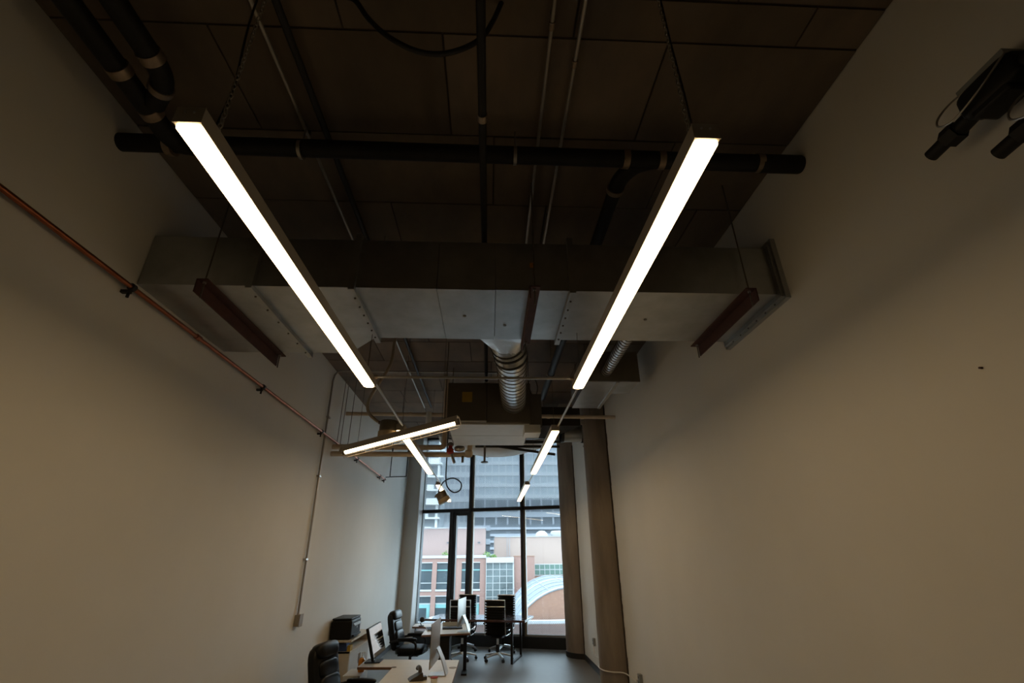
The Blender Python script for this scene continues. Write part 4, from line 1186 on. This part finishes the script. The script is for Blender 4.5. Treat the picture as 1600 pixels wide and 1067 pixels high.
# barrel vault hall
vt = thing('vaulted_hall', 'vaulted glass roofed hall with a tan brick end wall', 'building', (7.4, 52, -16))
def arc(cx, cz, R, a0, a1, n, y):
    return [(cx + R * math.cos(a), y, cz + R * math.sin(a)) for a in (a0 + (a1 - a0) * i / n for i in range(n + 1))]
NA = 24
f_in = arc(8.3, -7.6, 6.78, PI * 0.93, PI * 0.07, NA, 52.0)
b_in = arc(7.47, -5.9, 5.77, PI * 0.97, PI * 0.03, NA, 62.0)
th = [(x, y, z + 0.12) for x, y, z in f_in]
tb_ = [(x, y, z + 0.12) for x, y, z in b_in]
m = MB()
o0 = 0
vs = f_in + b_in + th + tb_
K = NA + 1
fs = []
for i in range(NA):
    fs += [(i, i + 1, K + i + 1, K + i), (2 * K + i, 3 * K + i, 3 * K + i + 1, 2 * K + i + 1), (i, 2 * K + i, 2 * K + i + 1, i + 1), (K + i, K + i + 1, 3 * K + i + 1, 3 * K + i)]
m.add(vs, fs)
part('vault_roof', m, 'vault', vt, local=False)
for k in range(6):
    t_ = k / 5
    rib = [(f_in[i][0] * (1 - t_) + b_in[i][0] * t_, 52 + 10 * t_, f_in[i][2] * (1 - t_) + b_in[i][2] * t_ + 0.16) for i in range(K)]
    part('roof_rib', MB().tube(rib, 0.10 if k in (0, 3) else 0.06, 6), 'stone' if k in (0, 3) else 'tower_mid', vt, local=False)
for i in range(3, NA, 3):
    part('purlin', MB().cyl((f_in[i][0], 52, f_in[i][2] + 0.15), (b_in[i][0], 62, b_in[i][2] + 0.15), 0.05, 6), 'tower_mid', vt, local=False)
ew = [(x, z) for x, _, z in f_in]
poly = [(p[0], p[1]) for p in ew]
m = MB()
n = len(poly)
vs = [(x, 52.05, z) for x, z in poly] + [(poly[-1][0], 52.05, -16), (poly[0][0], 52.05, -16)]
vs2 = [(x, 52.5, z) for x, z in poly] + [(poly[-1][0], 52.5, -16), (poly[0][0], 52.5, -16)]
q = len(vs)
m.add(vs + vs2, [tuple(range(q)), tuple(reversed(range(q, 2 * q)))] + [(i, (i + 1) % q, q + (i + 1) % q, q + i) for i in range(q)])
part('end_wall', m, 'brick2', vt, local=False)
part('side_wall', B((1.9, 52.3, -16), (2.2, 62, -6.2)), 'brick2', vt, local=False)
# low parapet before the hall
pw = thing('street_parapet', 'white topped low parapet in front of the vaulted hall', 'wall', (4, 44, -16))
part('coping', B((-14, 43.9, -2.95), (16, 44.6, -2.72)), 'stone', pw, local=False)
part('wall', B((-14, 44, -16), (16, 44.5, -2.95)), 'brick', pw, local=False)
tr = thing('terrace_roof', 'grey terrace roof just below the window', 'roof', (0, 30, -8))
part('deck', B((-20, 24, -5.9), (24, 43.5, -5.5)), 'street', tr, local=False)
part('support', B((-19, 25, -16), (23, 43, -5.9)), 'tower_mid', tr, local=False)

# towers
def banded(name, label, x0, x1, y, z0, z1, step, slab, m1, m2, depth=14, posts=0):
    t = thing(name, label, 'building', ((x0 + x1) / 2, y, z0))
    part('core', B((x0, y + 0.4, z0), (x1, y + depth, z1)), m2, t, local=False)
    z = z0 + step
    while z < z1 + 0.01:
        part('floor_band', B((x0 - 0.05, y, z - slab), (x1 + 0.05, y + 0.8, z)), m1, t, local=False)
        z += step
    for k in range(posts):
        xx = x0 + (x1 - x0) * k / (posts - 1)
        part('facade_pier', B((xx - 0.22, y + 0.1, z0), (xx + 0.22, y + 0.7, z1)), m1, t, local=False)
    return t
banded('tower_block', 'huge pale glass tower filling the upper window', -9.0, 42, 170, -16, 70, 3.8, 1.2, 'tower_pale', 'tower_glass', posts=22)
banded('tower_block', 'pale lilac tower between the white flats and the glass tower', -13.2, -5.6, 140, -16, 62, 3.4, 1.5, 'tower_pale', 'tower_mid', posts=6)
banded('office_block', 'mid grey banded office block behind the cream building', -4.2, 40, 128, -16, 15.8, 3.2, 1.3, 'tower_mid', 'tower_dark', posts=16)
banded('office_block', 'darker louvred office block right behind the cream building', 0.2, 32, 104, -16, 8.3, 1.25, 0.45, 'tower_mid', 'tower_dark')
bt = thing('apartment_tower', 'white apartment tower with stacked balconies in the upper corner of the window', 'building', (-16, 112, -16))
part('core', B((-24, 114.2, -16), (-11.4, 126, 66)), 'tower_glass', bt, local=False)
for k in range(27):
    z = -14 + 3.0 * k
    s_ = part('balcony_slab', B((-24, 111.6, z), (-11.2 + 0.5 * (k % 2), 114.4, z + 0.35)), 'white_tower', bt, local=False)
    m = B((-24, 111.6, z + 0.35), (-11.9 - 0.9 * (k % 3), 111.75, z + 1.35))
    m.v = [p - Vector((-16, 112, -16)) for p in m.v]
    part('balustrade', m, 'white_tower', s_)
for k in range(4):
    part('fin', B((-23 + 3.6 * k, 112.4, -16), (-22.6 + 3.6 * k, 114.4, 66)), 'white_tower', bt, local=False)
